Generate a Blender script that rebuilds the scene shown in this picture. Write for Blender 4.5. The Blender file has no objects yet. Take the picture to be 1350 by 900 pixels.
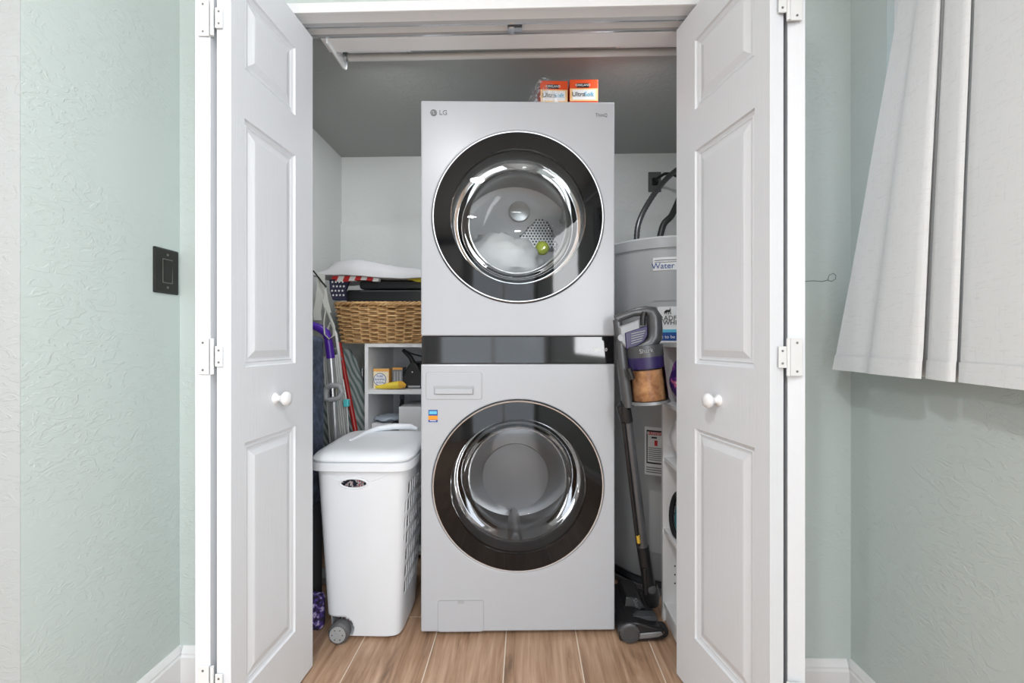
import bpy, bmesh, math, random
from mathutils import Vector, Matrix, noise
random.seed(7)
S = bpy.context.scene
COL = S.collection
PI = math.pi

# ------------------------------------------------------------------ camera
FPX, CAMH, YAW = 590.0, 1.04, math.radians(1.7)
cd = bpy.data.cameras.new('camera'); cam = bpy.data.objects.new('camera', cd); COL.objects.link(cam)
cd.sensor_width = 36; cd.lens = FPX / 1350 * 36; cd.clip_start = 0.02
cam.location = (0, 0, CAMH); cam.rotation_euler = (PI / 2, 0, YAW)
S.camera = cam
# ------------------------------------------------------------------ world, lights, exposure
w = bpy.data.worlds.new('World'); S.world = w; w.use_nodes = True
w.node_tree.nodes['Background'].inputs[0].default_value = (0.80, 0.88, 1.0, 1)
w.node_tree.nodes['Background'].inputs[1].default_value = 1.6
S.view_settings.view_transform = 'Standard'; S.view_settings.look = 'None'
S.view_settings.gamma = 1.0; S.view_settings.use_curve_mapping = False
S.view_settings.exposure = 0.76
def area(name, loc, rot, size, size_y, power, color=(1, 1, 1), shape='RECTANGLE'):
    l = bpy.data.lights.new(name, 'AREA'); l.shape = shape; l.size = size
    if shape in ('RECTANGLE', 'ELLIPSE'): l.size_y = size_y
    l.energy = power; l.color = color
    o = bpy.data.objects.new(name, l); COL.objects.link(o); o.location = loc; o.rotation_euler = rot
    return o
DOWNLIGHTS = [(-0.35, -0.25, 11.5), (-1.9, -0.9, 14), (-0.6, -1.8, 4), (0.3, -3.0, 4), (-1.7, -2.2, 9)]
for x, y, p in DOWNLIGHTS:
    area('downlight_lamp', (x, y, 2.405), (0, 0, 0), 0.16, 0.16, p, (0.97, 0.985, 1.0), 'DISK')
# added daylight fill through an invented second window and patio door, both behind the camera
area('window_daylight', (0.95, -1.45, 1.5), (0, PI / 2, 0), 1.2, 1.5, 50, (0.96, 0.98, 1.0))
area('patio_daylight', (0.0, -4.18, 1.15), (PI / 2, 0, 0), 1.7, 2.0, 7, (0.96, 0.98, 1.0))
# two added fill lamps for the closet, hidden behind the header beside the tower
CLOSET_FILLS = [(-0.56, 0.26, 2.6), (0.44, 0.2, 2.0)]
for x, ln, p in CLOSET_FILLS:
    area('batten_lamp', (x, 1.634, 2.096), (math.radians(34), 0, 0), ln, 0.03, p, (0.97, 0.99, 1.0)).data.spread = math.radians(150)

# ------------------------------------------------------------------ helpers
cc, ss = math.cos(YAW), math.sin(YAW)
def W(px, py, zc):                        # photograph pixel + distance along the view axis -> world point
    xc = (px - 675) / FPX * zc; h = CAMH - (py - 450) / FPX * zc
    return Vector((xc * cc - zc * ss, xc * ss + zc * cc, h))
def YX(px, X):                            # world Y where the sight line of pixel column px meets the plane x = X
    r = (px - 675) / FPX
    return X * (cc + r * ss) / (r * cc - ss)
def HX(px, py, X):
    Y = YX(px, X); zc = -X * ss + Y * cc
    return Vector((X, Y, CAMH - (py - 450) / FPX * zc))
def lin(r, g, b):
    f = lambda c: (c / 255 / 12.92) if c <= 10 else ((c / 255 + 0.055) / 1.055) ** 2.4
    return (f(r), f(g), f(b), 1)

M = {}
def mat(name, col, rough=0.5, metal=0.0, spec=0.5, coat=0.0, emit=0, alpha=1, sheen=0):
    m = bpy.data.materials.new(name); m.use_nodes = True
    b = m.node_tree.nodes['Principled BSDF']
    b.inputs['Base Color'].default_value = col if len(col) == 4 else (*col, 1)
    b.inputs['Roughness'].default_value = rough; b.inputs['Metallic'].default_value = metal
    b.inputs['Specular IOR Level'].default_value = spec; b.inputs['Coat Weight'].default_value = coat
    b.inputs['Sheen Weight'].default_value = sheen
    if emit:
        b.inputs['Emission Color'].default_value = b.inputs['Base Color'].default_value
        b.inputs['Emission Strength'].default_value = emit
    M[name] = m
    return m
def nt(m): return m.node_tree.nodes, m.node_tree.links, m.node_tree.nodes['Principled BSDF']
def coords(m, scale=(1, 1, 1), kind='Object', rot=(0, 0, 0)):
    n, l, b = nt(m); t = n.new('ShaderNodeTexCoord'); p = n.new('ShaderNodeMapping')
    p.inputs['Scale'].default_value = scale; p.inputs['Rotation'].default_value = rot
    l.new(t.outputs[kind], p.inputs[0]); return p.outputs[0]
def ntex(m, vec, scale, detail=3, rough=0.5, dist=0):
    n, l, b = nt(m); t = n.new('ShaderNodeTexNoise'); t.inputs['Scale'].default_value = scale
    t.inputs['Detail'].default_value = detail; t.inputs['Roughness'].default_value = rough
    t.inputs['Distortion'].default_value = dist; l.new(vec, t.inputs['Vector']); return t.outputs[0]
def ramp(m, fac, stops, interp='LINEAR'):
    n, l, b = nt(m); r = n.new('ShaderNodeValToRGB'); r.color_ramp.interpolation = interp
    e = r.color_ramp.elements
    e[0].position, e[0].color = stops[0]; e[1].position, e[1].color = stops[-1]
    for p, c in stops[1:-1]:
        k = e.new(p); k.color = c
    l.new(fac, r.inputs[0]); return r.outputs[0]
def bump(m, h, strength=0.2, dist=0.01):
    n, l, b = nt(m); k = n.new('ShaderNodeBump'); k.inputs['Strength'].default_value = strength
    k.inputs['Distance'].default_value = dist; l.new(h, k.inputs['Height']); l.new(k.outputs[0], b.inputs['Normal'])
def setcol(m, c): n, l, b = nt(m); l.new(c, b.inputs['Base Color'])

def glass(name, tint, ior=1.45, rough=0.0):
    m = bpy.data.materials.new(name); m.use_nodes = True
    n, l = m.node_tree.nodes, m.node_tree.links; n.clear()
    o = n.new('ShaderNodeOutputMaterial'); x = n.new('ShaderNodeMixShader'); f = n.new('ShaderNodeFresnel')
    t = n.new('ShaderNodeBsdfTransparent'); g = n.new('ShaderNodeBsdfGlossy')
    f.inputs[0].default_value = ior; t.inputs[0].default_value = (*tint, 1); g.inputs['Roughness'].default_value = rough
    l.new(f.outputs[0], x.inputs[0]); l.new(t.outputs[0], x.inputs[1]); l.new(g.outputs[0], x.inputs[2])
    l.new(x.outputs[0], o.inputs[0]); M[name] = m
    return m

def wall_mat(name, col):
    m = mat(name, col, 0.55, spec=0.35)
    v = coords(m, (1, 1, 1)); v2 = coords(m, (8, 8, 17), rot=(0.35, 0.35, 0.0))
    n, l, b = nt(m)
    a = ramp(m, ntex(m, v2, 2.2, 4, 0.55, 1.6), [(0.50, (0, 0, 0, 1)), (0.56, (1, 1, 1, 1)), (0.66, (0.8, 0.8, 0.8, 1))])
    c = ntex(m, v, 3.2, 2)
    mul = n.new('ShaderNodeMath'); mul.operation = 'MULTIPLY'; l.new(a, mul.inputs[0])
    l.new(ramp(m, c, [(0.36, (0, 0, 0, 1)), (0.60, (1, 1, 1, 1))]), mul.inputs[1])
    add = n.new('ShaderNodeMath'); add.operation = 'MULTIPLY_ADD'; add.inputs[1].default_value = 0.12
    l.new(ntex(m, v, 60, 2), add.inputs[0]); l.new(mul.outputs[0], add.inputs[2])
    bump(m, add.outputs[0], 0.31, 0.004)
    return m
wall_mat('sage_wall', lin(197, 207, 204)); wall_mat('pale_wall', lin(172, 177, 177))
wall_mat('closet_wall', lin(222, 225, 223)); wall_mat('closet_top', lin(168, 171, 168))  # closet ceiling colour carries its shade, darker than the closet walls
wall_mat('room_ceiling', lin(238, 238, 236))
# painted door with vertical wood grain relief
m = mat('door_white', lin(223, 226, 230), 0.42)
bump(m, ntex(m, coords(m, (120, 120, 5)), 1.6, 4, 0.6, 0.6), 0.22, 0.003)
mat('trim_white', lin(230, 231, 232), 0.4)
mat('hinge_white', lin(222, 224, 224), 0.35)
mat('screw_grey', lin(140, 140, 138), 0.4, 0.7)
mat('enamel', lin(182, 185, 190), 0.28)
mat('seam_grey', lin(168, 170, 172), 0.45)
mat('black_gloss', lin(26, 26, 28), 0.05, spec=0.6)
mat('black_glass', lin(16, 16, 18), 0.05, spec=0.4)
mat('silver', lin(200, 202, 205), 0.22, 1.0)
mat('chrome', lin(215, 217, 220), 0.08, 1.0)
mat('drum_steel', lin(176, 178, 180), 0.32, 0.75)
mat('drum_back', lin(205, 206, 208), 0.4, 0.1)
mat('dark_hole', lin(20, 20, 20), 0.7)
mat('gasket', lin(84, 85, 87), 0.5)
glass('clear_glass', (0.95, 0.96, 0.96), 1.4); glass('smoked_glass', (0.72, 0.72, 0.73), 1.4)
glass('bowl_glass', (0.94, 0.95, 0.95), 1.32); glass('window_glass', (0.95, 0.97, 0.97), 1.4)
glass('cup_plastic', (0.90, 0.88, 0.86), 1.35, 0.03); glass('wrap_film', (0.97, 0.97, 0.98), 1.35, 0.06)
mat('grey_print', lin(120, 122, 124), 0.5); mat('white_print', lin(235, 235, 235), 0.5)
mat('black_print', lin(24, 24, 28), 0.5); mat('blue_print', lin(24, 74, 150), 0.5)
mat('light_blue_print', lin(100, 190, 220), 0.5); mat('orange_print', lin(240, 150, 40), 0.5)
mat('red_print', lin(205, 34, 36), 0.5); mat('purple_print', lin(62, 40, 120), 0.4)
# floor
m = mat('wood_plank', lin(150, 112, 82), 0.42)
n, l, b = nt(m)
oi = n.new('ShaderNodeObjectInfo'); tc = n.new('ShaderNodeTexCoord'); cmb = n.new('ShaderNodeVectorMath'); cmb.operation = 'MULTIPLY_ADD'
rv = n.new('ShaderNodeCombineXYZ'); l.new(oi.outputs['Random'], rv.inputs[0]); l.new(oi.outputs['Random'], rv.inputs[1])
cmb.inputs[1].default_value = (1, 1, 1); sc = n.new('ShaderNodeVectorMath'); sc.operation = 'SCALE'; sc.inputs['Scale'].default_value = 37
l.new(rv.outputs[0], sc.inputs[0]); l.new(tc.outputs['Object'], cmb.inputs[0]); l.new(sc.outputs[0], cmb.inputs[2])
mp = n.new('ShaderNodeMapping'); mp.inputs['Scale'].default_value = (14, 1.1, 1); l.new(cmb.outputs[0], mp.inputs[0])
g1 = ntex(m, mp.outputs[0], 1.4, 6, 0.62, 1.4); 
mp2 = n.new('ShaderNodeMapping'); mp2.inputs['Scale'].default_value = (90, 3, 1); l.new(cmb.outputs[0], mp2.inputs[0])
g2 = ntex(m, mp2.outputs[0], 2, 3, 0.6)
mx = n.new('ShaderNodeMath'); mx.operation = 'MULTIPLY_ADD'; mx.inputs[1].default_value = 0.28; l.new(g2, mx.inputs[0]); l.new(g1, mx.inputs[2])
mo = n.new('ShaderNodeMath'); mo.operation = 'MULTIPLY_ADD'; mo.inputs[1].default_value = 0.10; l.new(oi.outputs['Random'], mo.inputs[0]); l.new(mx.outputs[0], mo.inputs[2])
setcol(m, ramp(m, mo.outputs[0], [(0.42, lin(104, 80, 62)), (0.60, lin(160, 127, 101)), (0.76, lin(184, 152, 126)), (0.92, lin(202, 173, 147))]))
bump(m, mx.outputs[0], 0.12, 0.002)
mat('grout', lin(222, 208, 192), 0.8)

class MB:
    def __init__(s): s.v, s.f = [], []
    def add(s, vs, fs):
        o = len(s.v); s.v += [tuple(p) for p in vs]; s.f += [tuple(i + o for i in f) for f in fs]; return s
    def box(s, x0, x1, y0, y1, z0, z1):
        return s.add([(x, y, z) for z in (z0, z1) for x, y in ((x0, y0), (x1, y0), (x1, y1), (x0, y1))],
                     [(3, 2, 1, 0), (4, 5, 6, 7), (0, 1, 5, 4), (1, 2, 6, 5), (2, 3, 7, 6), (3, 0, 4, 7)])
    def quad(s, a, b, c, d): return s.add([a, b, c, d], [(0, 1, 2, 3)])
    def loft(s, rings, cap0=True, cap1=True, closed=True):
        k = len(rings[0]); vs = [p for r in rings for p in r]; fs = []
        for i in range(len(rings) - 1):
            for j in range(k if closed else k - 1):
                a, b2 = i * k + j, i * k + (j + 1) % k
                fs.append((a, b2, b2 + k, a + k))
        if cap0: fs.append(tuple(range(k))[::-1])
        if cap1: fs.append(tuple(range((len(rings) - 1) * k, len(rings) * k)))
        return s.add(vs, fs)
    def cyl(s, p0, p1, r0, r1=None, n=20, caps=True):
        return s.tube([p0, p1], [r0, r0 if r1 is None else r1], n, caps)
    def tube(s, pts, r, n=10, caps=True, flat=1.0, up=(0, 0, 1)):
        pts = [Vector(p) for p in pts]; rs = r if isinstance(r, (list, tuple)) else [r] * len(pts)
        rings = []; prev = None
        for i, p in enumerate(pts):
            t = (pts[min(i + 1, len(pts) - 1)] - pts[max(i - 1, 0)]).normalized()
            if prev is None:
                u = t.cross(Vector(up))
                if u.length < 1e-3: u = t.cross(Vector((1, 0, 0)))
                u.normalize()
            else:
                u = (prev - t * prev.dot(t)).normalized()
            prev = u; v = t.cross(u)
            rings.append([p + (u * math.cos(2 * PI * k / n) * flat + v * math.sin(2 * PI * k / n)) * rs[i] for k in range(n)])
        return s.loft(rings, caps, caps)
    def lathe(s, prof, n=48, c=(0, 0, 0), axis='Y', cap0=False, cap1=False):
        rings = []
        for r, t in prof:
            ring = []
            for k in range(n):
                a = 2 * PI * k / n; x, z = r * math.cos(a), r * math.sin(a)
                p = {'Y': (x, t, z), 'Z': (x, z, t), 'X': (t, x, z)}[axis]
                ring.append((p[0] + c[0], p[1] + c[1], p[2] + c[2]))
            rings.append(ring)
        return s.loft(rings, cap0, cap1)
    def prism(s, poly, d):                 # poly: 3-D points of one face, d: extrusion vector
        d = Vector(d); a = [Vector(p) for p in poly]; return s.loft([a, [p + d for p in a]])
    def build(s, name, m, parent=None, smooth=None, bevel=0, solid=0, sub=0, inv=None, segs=2, rim=True):
        me = bpy.data.meshes.new(name); me.from_pydata(s.v, [], s.f); me.validate(); me.update()
        b = bmesh.new(); b.from_mesh(me); bmesh.ops.remove_doubles(b, verts=b.verts, dist=1e-6)
        bmesh.ops.recalc_face_normals(b, faces=b.faces); b.to_mesh(me); b.free()
        me.materials.append(M[m] if isinstance(m, str) else m)
        if smooth is not None:
            me.polygons.foreach_set('use_smooth', [True] * len(me.polygons)); me.set_sharp_from_angle(angle=math.radians(smooth))
        o = bpy.data.objects.new(name, me); COL.objects.link(o)
        if parent is not None:
            o.parent = parent
            if parent in ROOTM and not ROOTM[parent][1]: o.matrix_parent_inverse = ROOTM[parent][0].inverted()
        if solid:
            k = o.modifiers.new('solid', 'SOLIDIFY'); k.thickness = solid; k.offset = 0; k.use_rim = rim
        if bevel:
            k = o.modifiers.new('bevel', 'BEVEL'); k.width = bevel; k.segments = segs; k.limit_method = 'ANGLE'; k.angle_limit = math.radians(40)
        if sub:
            k = o.modifiers.new('sub', 'SUBSURF'); k.levels = sub; k.render_levels = sub
        return o
ROOTM = {}
def tag(o, label, cat=None, group=None, kind=None):
    o['label'] = label
    if cat: o['category'] = cat
    if group: o['group'] = group
    if kind: o['kind'] = kind
    return o
def thing(name, label, cat, loc=(0, 0, 0), rz=0, group=None, kind=None, local=False):
    o = bpy.data.objects.new(name, None); COL.objects.link(o); o.empty_display_size = 0.05
    o.location = loc; o.rotation_euler = (0, 0, rz)
    ROOTM[o] = (Matrix.Translation(Vector(loc)) @ Matrix.Rotation(rz, 4, 'Z'), local)
    return tag(o, label, cat, group, kind)
def copy_tree(o, parent=None):
    c = o.copy(); COL.objects.link(c)
    if parent: c.parent = parent
    for ch in list(o.children): copy_tree(ch, c)
    return c
FONT = None
def text(name, body, m, parent, size, place, depth=0.0006, align='CENTER', inv=True):
    """lettering as thin mesh; place: 4x4 matrix, text lies in its XY plane"""
    cu = bpy.data.curves.new(name, 'FONT'); cu.body = body; cu.size = size; cu.align_x = align; cu.align_y = 'CENTER'
    cu.extrude = depth; cu.resolution_u = 3
    t = bpy.data.objects.new(name, cu); COL.objects.link(t)
    dg = bpy.context.evaluated_depsgraph_get(); me = bpy.data.meshes.new_from_object(t.evaluated_get(dg))
    bpy.data.objects.remove(t); me.transform(place); me.materials.clear(); me.materials.append(M[m]); me.name = name
    o = bpy.data.objects.new(name, me); COL.objects.link(o)
    if parent is not None:
        o.parent = parent
        if parent in ROOTM and not ROOTM[parent][1]: o.matrix_parent_inverse = ROOTM[parent][0].inverted()
    return o
def facing(loc, xdir=(1, 0, 0), ydir=(0, 0, 1)):   # matrix whose XY plane carries lettering
    x = Vector(xdir).normalized(); y = Vector(ydir).normalized(); z = x.cross(y).normalized(); y = z.cross(x)
    R = Matrix((x, y, z)).transposed().to_4x4(); return Matrix.Translation(Vector(loc)) @ R
def rrect(x0, x1, y0, y1, r, k=4):        # rounded rectangle as 2-D points
    out = []
    for cx, cy, a0 in ((x1 - r, y1 - r, 0), (x0 + r, y1 - r, 90), (x0 + r, y0 + r, 180), (x1 - r, y0 + r, 270)):
        for i in range(k + 1):
            a = math.radians(a0 + 90 * i / k); out.append((cx + r * math.cos(a), cy + r * math.sin(a)))
    return out

# ------------------------------------------------------------------ the room shell
XL, XR, YF, YB = -1.062, 0.957, 1.345, 1.435        # alcove sides, closet wall front and back face
CL, CR, CB, CH = -1.09, 1.06, 2.625, 2.133          # closet sides, back, ceiling
RL, RB, RH, YN = -3.1, -4.2, 2.44, 0.911
JL, JR, JH = -0.80, 0.72, 2.03
fl = MB().box(RL, CR + .1, RB, CB + .1, -0.06, -0.0015).build('floor', 'grout')
tag(fl, 'wood-look plank tile floor with pale grout lines', 'floor', kind='structure')
PW = 0.2485
pl_mesh = {}
def plank(x0, x1, y0, y1):
    key = (round(x1 - x0, 3), round(y1 - y0, 3))
    g = 0.0021
    if key not in pl_mesh:
        o = MB().box(g, x1 - x0 - g, g, y1 - y0 - g, -0.012, 0).build('plank', 'wood_plank', fl); pl_mesh[key] = o.data
    else:
        o = bpy.data.objects.new('plank', pl_mesh[key]); COL.objects.link(o); o.parent = fl
    o.location = (x0, y0, 0)
for k in range(-13, 5):
    x0 = -0.068 + PW * k; x1 = x0 + PW
    x0, x1 = max(x0, RL), min(x1, CR)
    ys = [RB]; y = {-2: 1.68}.get(k, 1.68 + [0.42, -0.35, 0.8, 0.1][k % 4]) - 1.2 * 6
    while y < CB:
        if y > RB + 0.05: ys.append(y)
        y += 1.2
    ys.append(CB)
    for a, b2 in zip(ys[:-1], ys[1:]): plank(x0, x1, a, b2)

def wall(name, boxes, m, label):
    mb = MB()
    for b2 in boxes: mb.box(*b2)
    return tag(mb.build(name, m), label, 'wall', kind='structure')
T = 0.1
wall('wall_front', [(XL, JL - .02, YF, YB, 0, RH), (JR + .02, XR, YF, YB, 0, RH), (JL - .02, JR + .02, YF, YB, JH + .02, RH)], 'sage_wall', 'pale sage wall around the closet opening')
wall('wall_left', [(XL - T, XL, YN + .001, YB, 0, RH)], 'sage_wall', 'pale sage side wall with the black switch plate')
wall('wall_left_return', [(RL, XL - T + .0, YN, YN + T, 0, RH), (XL - T, XL - .0005, YN - .0005, YN + .001, 0, RH)], 'pale_wall', 'pale off-white wall face at the alcove corner')
WY0, WY1, WZ0, WZ1 = -0.15, 1.215, 1.2, 2.1
VY0, VY1, VZ0, VZ1 = -2.2, -0.7, 0.9, 2.1
wall('wall_right', [(XR, XR + T, RB, VY0, 0, RH), (XR, XR + T, VY1, WY0, 0, RH), (XR, XR + T, VY0, VY1, 0, VZ0), (XR, XR + T, VY0, VY1, VZ1, RH), (XR, XR + T, WY1, YF - .0, 0, RH), (XR, XR + T, WY0, WY1, 0, WZ0), (XR, XR + T, WY0, WY1, WZ1, RH)], 'sage_wall', 'sage wall with the curtained window')
wall('wall_back', [(RL, -.9, RB - T, RB, 0, RH), (.9, XR, RB - T, RB, 0, RH), (-.9, .9, RB - T, RB, 2.2, RH), (-.9, .9, RB - T, RB, 0, .1)], 'pale_wall', 'off-white room wall behind the white cabinets')
wall('wall_room_left', [(RL - T, RL, RB, YN, 0, RH)], 'pale_wall', 'off-white side wall of the room facing the windows')
wall('wall_closet_left', [(CL - T, CL, YB, CB, 0, CH)], 'closet_wall', 'pale grey side wall inside the closet behind the laundry tools')
wall('wall_closet_right', [(CR, CR + T, YB, CB, 0, CH)], 'closet_wall', 'pale grey side wall inside the closet beside the water heater')
wall('wall_closet_back', [(CL - T, CR + T, CB, CB + T, 0, CH), (CL, CR, CB - .014, CB, 0, 1.735)], 'closet_wall', 'pale grey back wall of the closet with a low ledge')
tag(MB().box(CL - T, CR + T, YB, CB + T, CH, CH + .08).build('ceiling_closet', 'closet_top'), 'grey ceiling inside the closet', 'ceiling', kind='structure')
tag(MB().box(RL - T, XR + T, RB - T, YB, RH, RH + .08).build('ceiling', 'room_ceiling'), 'white room ceiling with recessed lights', 'ceiling', kind='structure')
# jamb lining and face strip
tag(MB().box(JL, JR, YF - .004, YB, JH, JH + .02).build('trim_1', 'trim_white'), 'white head jamb across the top of the closet opening', 'trim', kind='structure')
tag(MB().box(JL - .02, JL, YF - .004, YB, 0, JH + .02).build('trim_2', 'trim_white'), 'white jamb at the switch-side door', 'trim', kind='structure')
tag(MB().box(JR, JR + .02, YF - .004, YB, 0, JH + .02).build('trim_3', 'trim_white'), 'white jamb at the curtain-side door', 'trim', kind='structure')
tag(MB().box(JL - .028, JR + .028, YF - .016, YF - .004, JH + .0, JH + .03).build('trim_4', 'trim_white', bevel=.002), 'narrow white face strip above the closet doors', 'trim', kind='structure')
tr = tag(MB().box(JL, JR, 1.375, 1.381, JH - .012, JH).box(JL, JR, 1.425, 1.431, JH - .008, JH).build('trim_5', 'silver'), 'metal bifold track under the head jamb', 'trim', kind='structure')
MB().box(-.055, -.01, 1.39, 1.41, JH - .016, JH - .002).box(-.05, -.035, 1.386, 1.414, JH - .02, JH - .012).build('track_snugger', 'silver', tr)
# baseboards with a bead on top
def baseboard(name, p0, p1, nrm, label):
    p0, p1, nrm = Vector(p0), Vector(p1), Vector(nrm)
    prof = [(0, 0), (.014, 0), (.014, .078), (.011, .084), (.011, .09), (.006, .102), (.003, .108), (0, .108)]
    a = [p0 + nrm * d + Vector((0, 0, z)) for d, z in prof]; b2 = [p1 + nrm * d + Vector((0, 0, z)) for d, z in prof]
    tag(MB().loft([a, b2]).build(name, 'trim_white'), label, 'baseboard', kind='structure')
baseboard('baseboard_left', (XL, YN, 0), (XL, YF, 0), (1, 0, 0), 'white baseboard under the switch wall')
baseboard('baseboard_front_left', (XL + .014, YF, 0), (JL - .03, YF, 0), (0, -1, 0), 'white baseboard between switch wall and door')
baseboard('baseboard_front_right', (JR + .03, YF, 0), (XR - .014, YF, 0), (0, -1, 0), 'white baseboard between door and curtain wall')
baseboard('baseboard_right', (XR, RB, 0), (XR, YF, 0), (-1, 0, 0), 'white baseboard under the curtained window')
# ------------------------------------------------------------------ bifold doors
LZ0, LZ1, LT = 0.010, 2.006, 0.035
PANELS = [(.182, .790), (.976, 1.590), (1.709, 1.909)]
def leaf(root, pf, pn, out, wide, knob=False):
    """pf far end, pn fold end of the shown face (XY), out: unit normal of that face; wide: stile at far end is the wide one"""
    pf, pn, out = Vector((*pf, 0)), Vector((*pn, 0)), Vector((*out, 0)); L = (pn - pf).length; u = (pn - pf) / L
    out = (out - u * out.dot(u)).normalized()
    P = lambda a, d, z: pf + u * a + out * d + Vector((0, 0, z))
    s0, s1 = (.098, .048) if wide else (.048, .098)
    a0, a1 = s0, L - s1
    mb = MB()
    zs = [LZ0] + [z for p in PANELS for z in p] + [LZ1]
    def q(a, b2, z0, z1, d): mb.quad(P(a, d, z0), P(b2, d, z0), P(b2, d, z1), P(a, d, z1))
    for i in range(7):
        z0, z1 = zs[i], zs[i + 1]
        q(0, a0, z0, z1, 0); q(a1, L, z0, z1, 0)
        if i % 2 == 0: q(a0, a1, z0, z1, 0)
    mb.quad(P(0, -LT, LZ0), P(L, -LT, LZ0), P(L, -LT, LZ1), P(0, -LT, LZ1))
    for z in (LZ0, LZ1): mb.quad(P(0, 0, z), P(L, 0, z), P(L, -LT, z), P(0, -LT, z))
    for a in (0, L): mb.quad(P(a, 0, LZ0), P(a, 0, LZ1), P(a, -LT, LZ1), P(a, -LT, LZ0))
    lf = mb.build('door_leaf', 'door_white', root)
    prof = [(0, 0), (.003, -.005), (.010, -.0075), (.014, -.0055), (.017, -.0075), (.022, -.008), (.040, -.0015), (.046, -.001)]
    for z0, z1 in PANELS:
        rings = []
        for o_, d in prof:
            rings.append([P(a0 + o_, d, z0 + o_), P(a1 - o_, d, z0 + o_), P(a1 - o_, d, z1 - o_), P(a0 + o_, d, z1 - o_)])
        MB().loft(rings, False, True).build('raised_panel', 'door_white', lf)
    if knob:
        mb = MB(); c = P(L * .53, 0, .884); n = 24; t2 = Vector((0, 0, 1)); rings = []
        for r, d in [(.016, 0), (.014, .004), (.0085, .008), (.008, .016), (.013, .021), (.0185, .027), (.0195, .032), (.017, .038), (.010, .042), (.002, .0435)]:
            rings.append([c + out * d + (u * math.cos(2 * PI * k / n) + t2 * math.sin(2 * PI * k / n)) * r for k in range(n)])
        MB().loft(rings).build('knob', 'trim_white', lf, smooth=60)
    return lf, P, L
def bifold(name, label, f2, n2, f1, n1, sgn):
    root = thing(name, label, 'door', (n2[0], n2[1], 0), kind='structure')
    leaf(root, f2, n2, (sgn, 0), True, True)
    leaf(root, f1, n1, (-sgn, 0), True)
    # three flush hinges joining the two fold edges
    u2 = (Vector(n2) - Vector(f2)).normalized()
    for zc_ in (1.80, 1.005, .235):
        h = thing('hinge', 'white flush hinge', None, (0, 0, 0)); h.parent = root; h.matrix_parent_inverse = ROOTM[root][0].inverted()
        del h['label']
        y0 = min(n1[1], n2[1])
        xa = n2[0] - sgn * LT; xb = n1[0] + sgn * LT         # inner corners of both edges
        def plate(x0, x1, z0, z1, nm):
            x0, x1 = sorted((x0, x1)); MB().box(x0, x1, y0 - .0042, y0 - .0005, z0, z1).build(nm, 'hinge_white', h, bevel=.0008)
        plate(xb, xb - sgn * .026, zc_ - .042, zc_ + .042, 'hinge_plate')
        plate(xa, xa + sgn * .017, zc_ - .024, zc_ + .024, 'hinge_plate')
        xm = (xa + xb) / 2
        MB().cyl((xm, y0 - .003, zc_ - .042), (xm, y0 - .003, zc_ + .042), .0042, n=10).build('hinge_pin', 'hinge_white', h, smooth=40)
        for x, dz in ((xb - sgn * .014, .032), (xb - sgn * .014, -.032), (xa + sgn * .009, .014), (xa + sgn * .009, -.014)):
            MB().cyl((x, y0 - .0048, zc_ + dz), (x, y0 - .003, zc_ + dz), .0028, n=8).build('screw', 'screw_grey', h)
    return root
bifold('door_1', 'white panelled bifold door folded open beside the black switch plate', (-.676, 1.404), (-.693, 1.034), (-.797, 1.404), (-.778, 1.033), 1)
bifold('door_2', 'white panelled bifold door folded open beside the grey curtain', (.4695, 1.404), (.549, 1.022), (.712, 1.404), (.628, 1.024), -1)

# ------------------------------------------------------------------ washer dryer tower (local: origin front centre at the floor, +Y into the closet)
tw = thing('laundry_tower', 'white stacked washer and dryer tower with two round dark doors', 'washer dryer', (-.0251, 1.5826, 0), math.radians(2.6), local=True)
HW, TD = .343, .76
def cabinet(name, z0, z1, cz, r, hole_depth, topround=False, y0=0.0):
    N = 96; mb = MB()
    angs = [2 * PI * k / N for k in range(N)]
    rect = []
    rad = .016 if topround else .004
    for a in angs:
        dx, dz = math.cos(a), math.sin(a); t = min(HW / abs(dx) if abs(dx) > 1e-9 else 9, (z1 - cz if dz > 0 else cz - z0) / abs(dz) if abs(dz) > 1e-9 else 9)
        rect.append([dx * t, cz + dz * t])
    for X, Z in ((HW, z1), (-HW, z1), (-HW, z0), (HW, z0)):           # snap corners
        i = min(range(N), key=lambda i: (rect[i][0] - X) ** 2 + (rect[i][1] - Z) ** 2); rect[i] = [X, Z]
    circ = [(r * math.cos(a), cz + r * math.sin(a)) for a in angs]
    rings = [[(x, y0 + hole_depth, z) for x, z in circ], [(x, y0, z) for x, z in circ], [(x, y0, z) for x, z in rect], [(x, y0 + TD, z) for x, z in rect]]
    mb.loft(rings, False, True)
    return mb.build(name, 'enamel', tw, bevel=.005)
DZ, WZ = 1.480, .5295
dry = cabinet('dryer_cabinet', 1.060, 1.890, DZ, .3055, .10, True)
wsh = cabinet('washer_cabinet', .016, .960, WZ, .3055, .10)
MB().box(-HW + .004, HW - .004, .012, TD - .02, .955, 1.065).build('control_core', 'black_print', tw)
cp = tag(MB().box(-HW + .002, HW - .002, .003, .013, .962, 1.058).build('control_panel', 'black_gloss', tw, bevel=.002), 'glossy black control panel')
for sx in (-1, 1):
    for y in (.06, TD - .06): MB().cyl((sx * .29, y, 0), (sx * .29, y, .02), .02, n=14).build('foot', 'dark_hole', tw)
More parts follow.
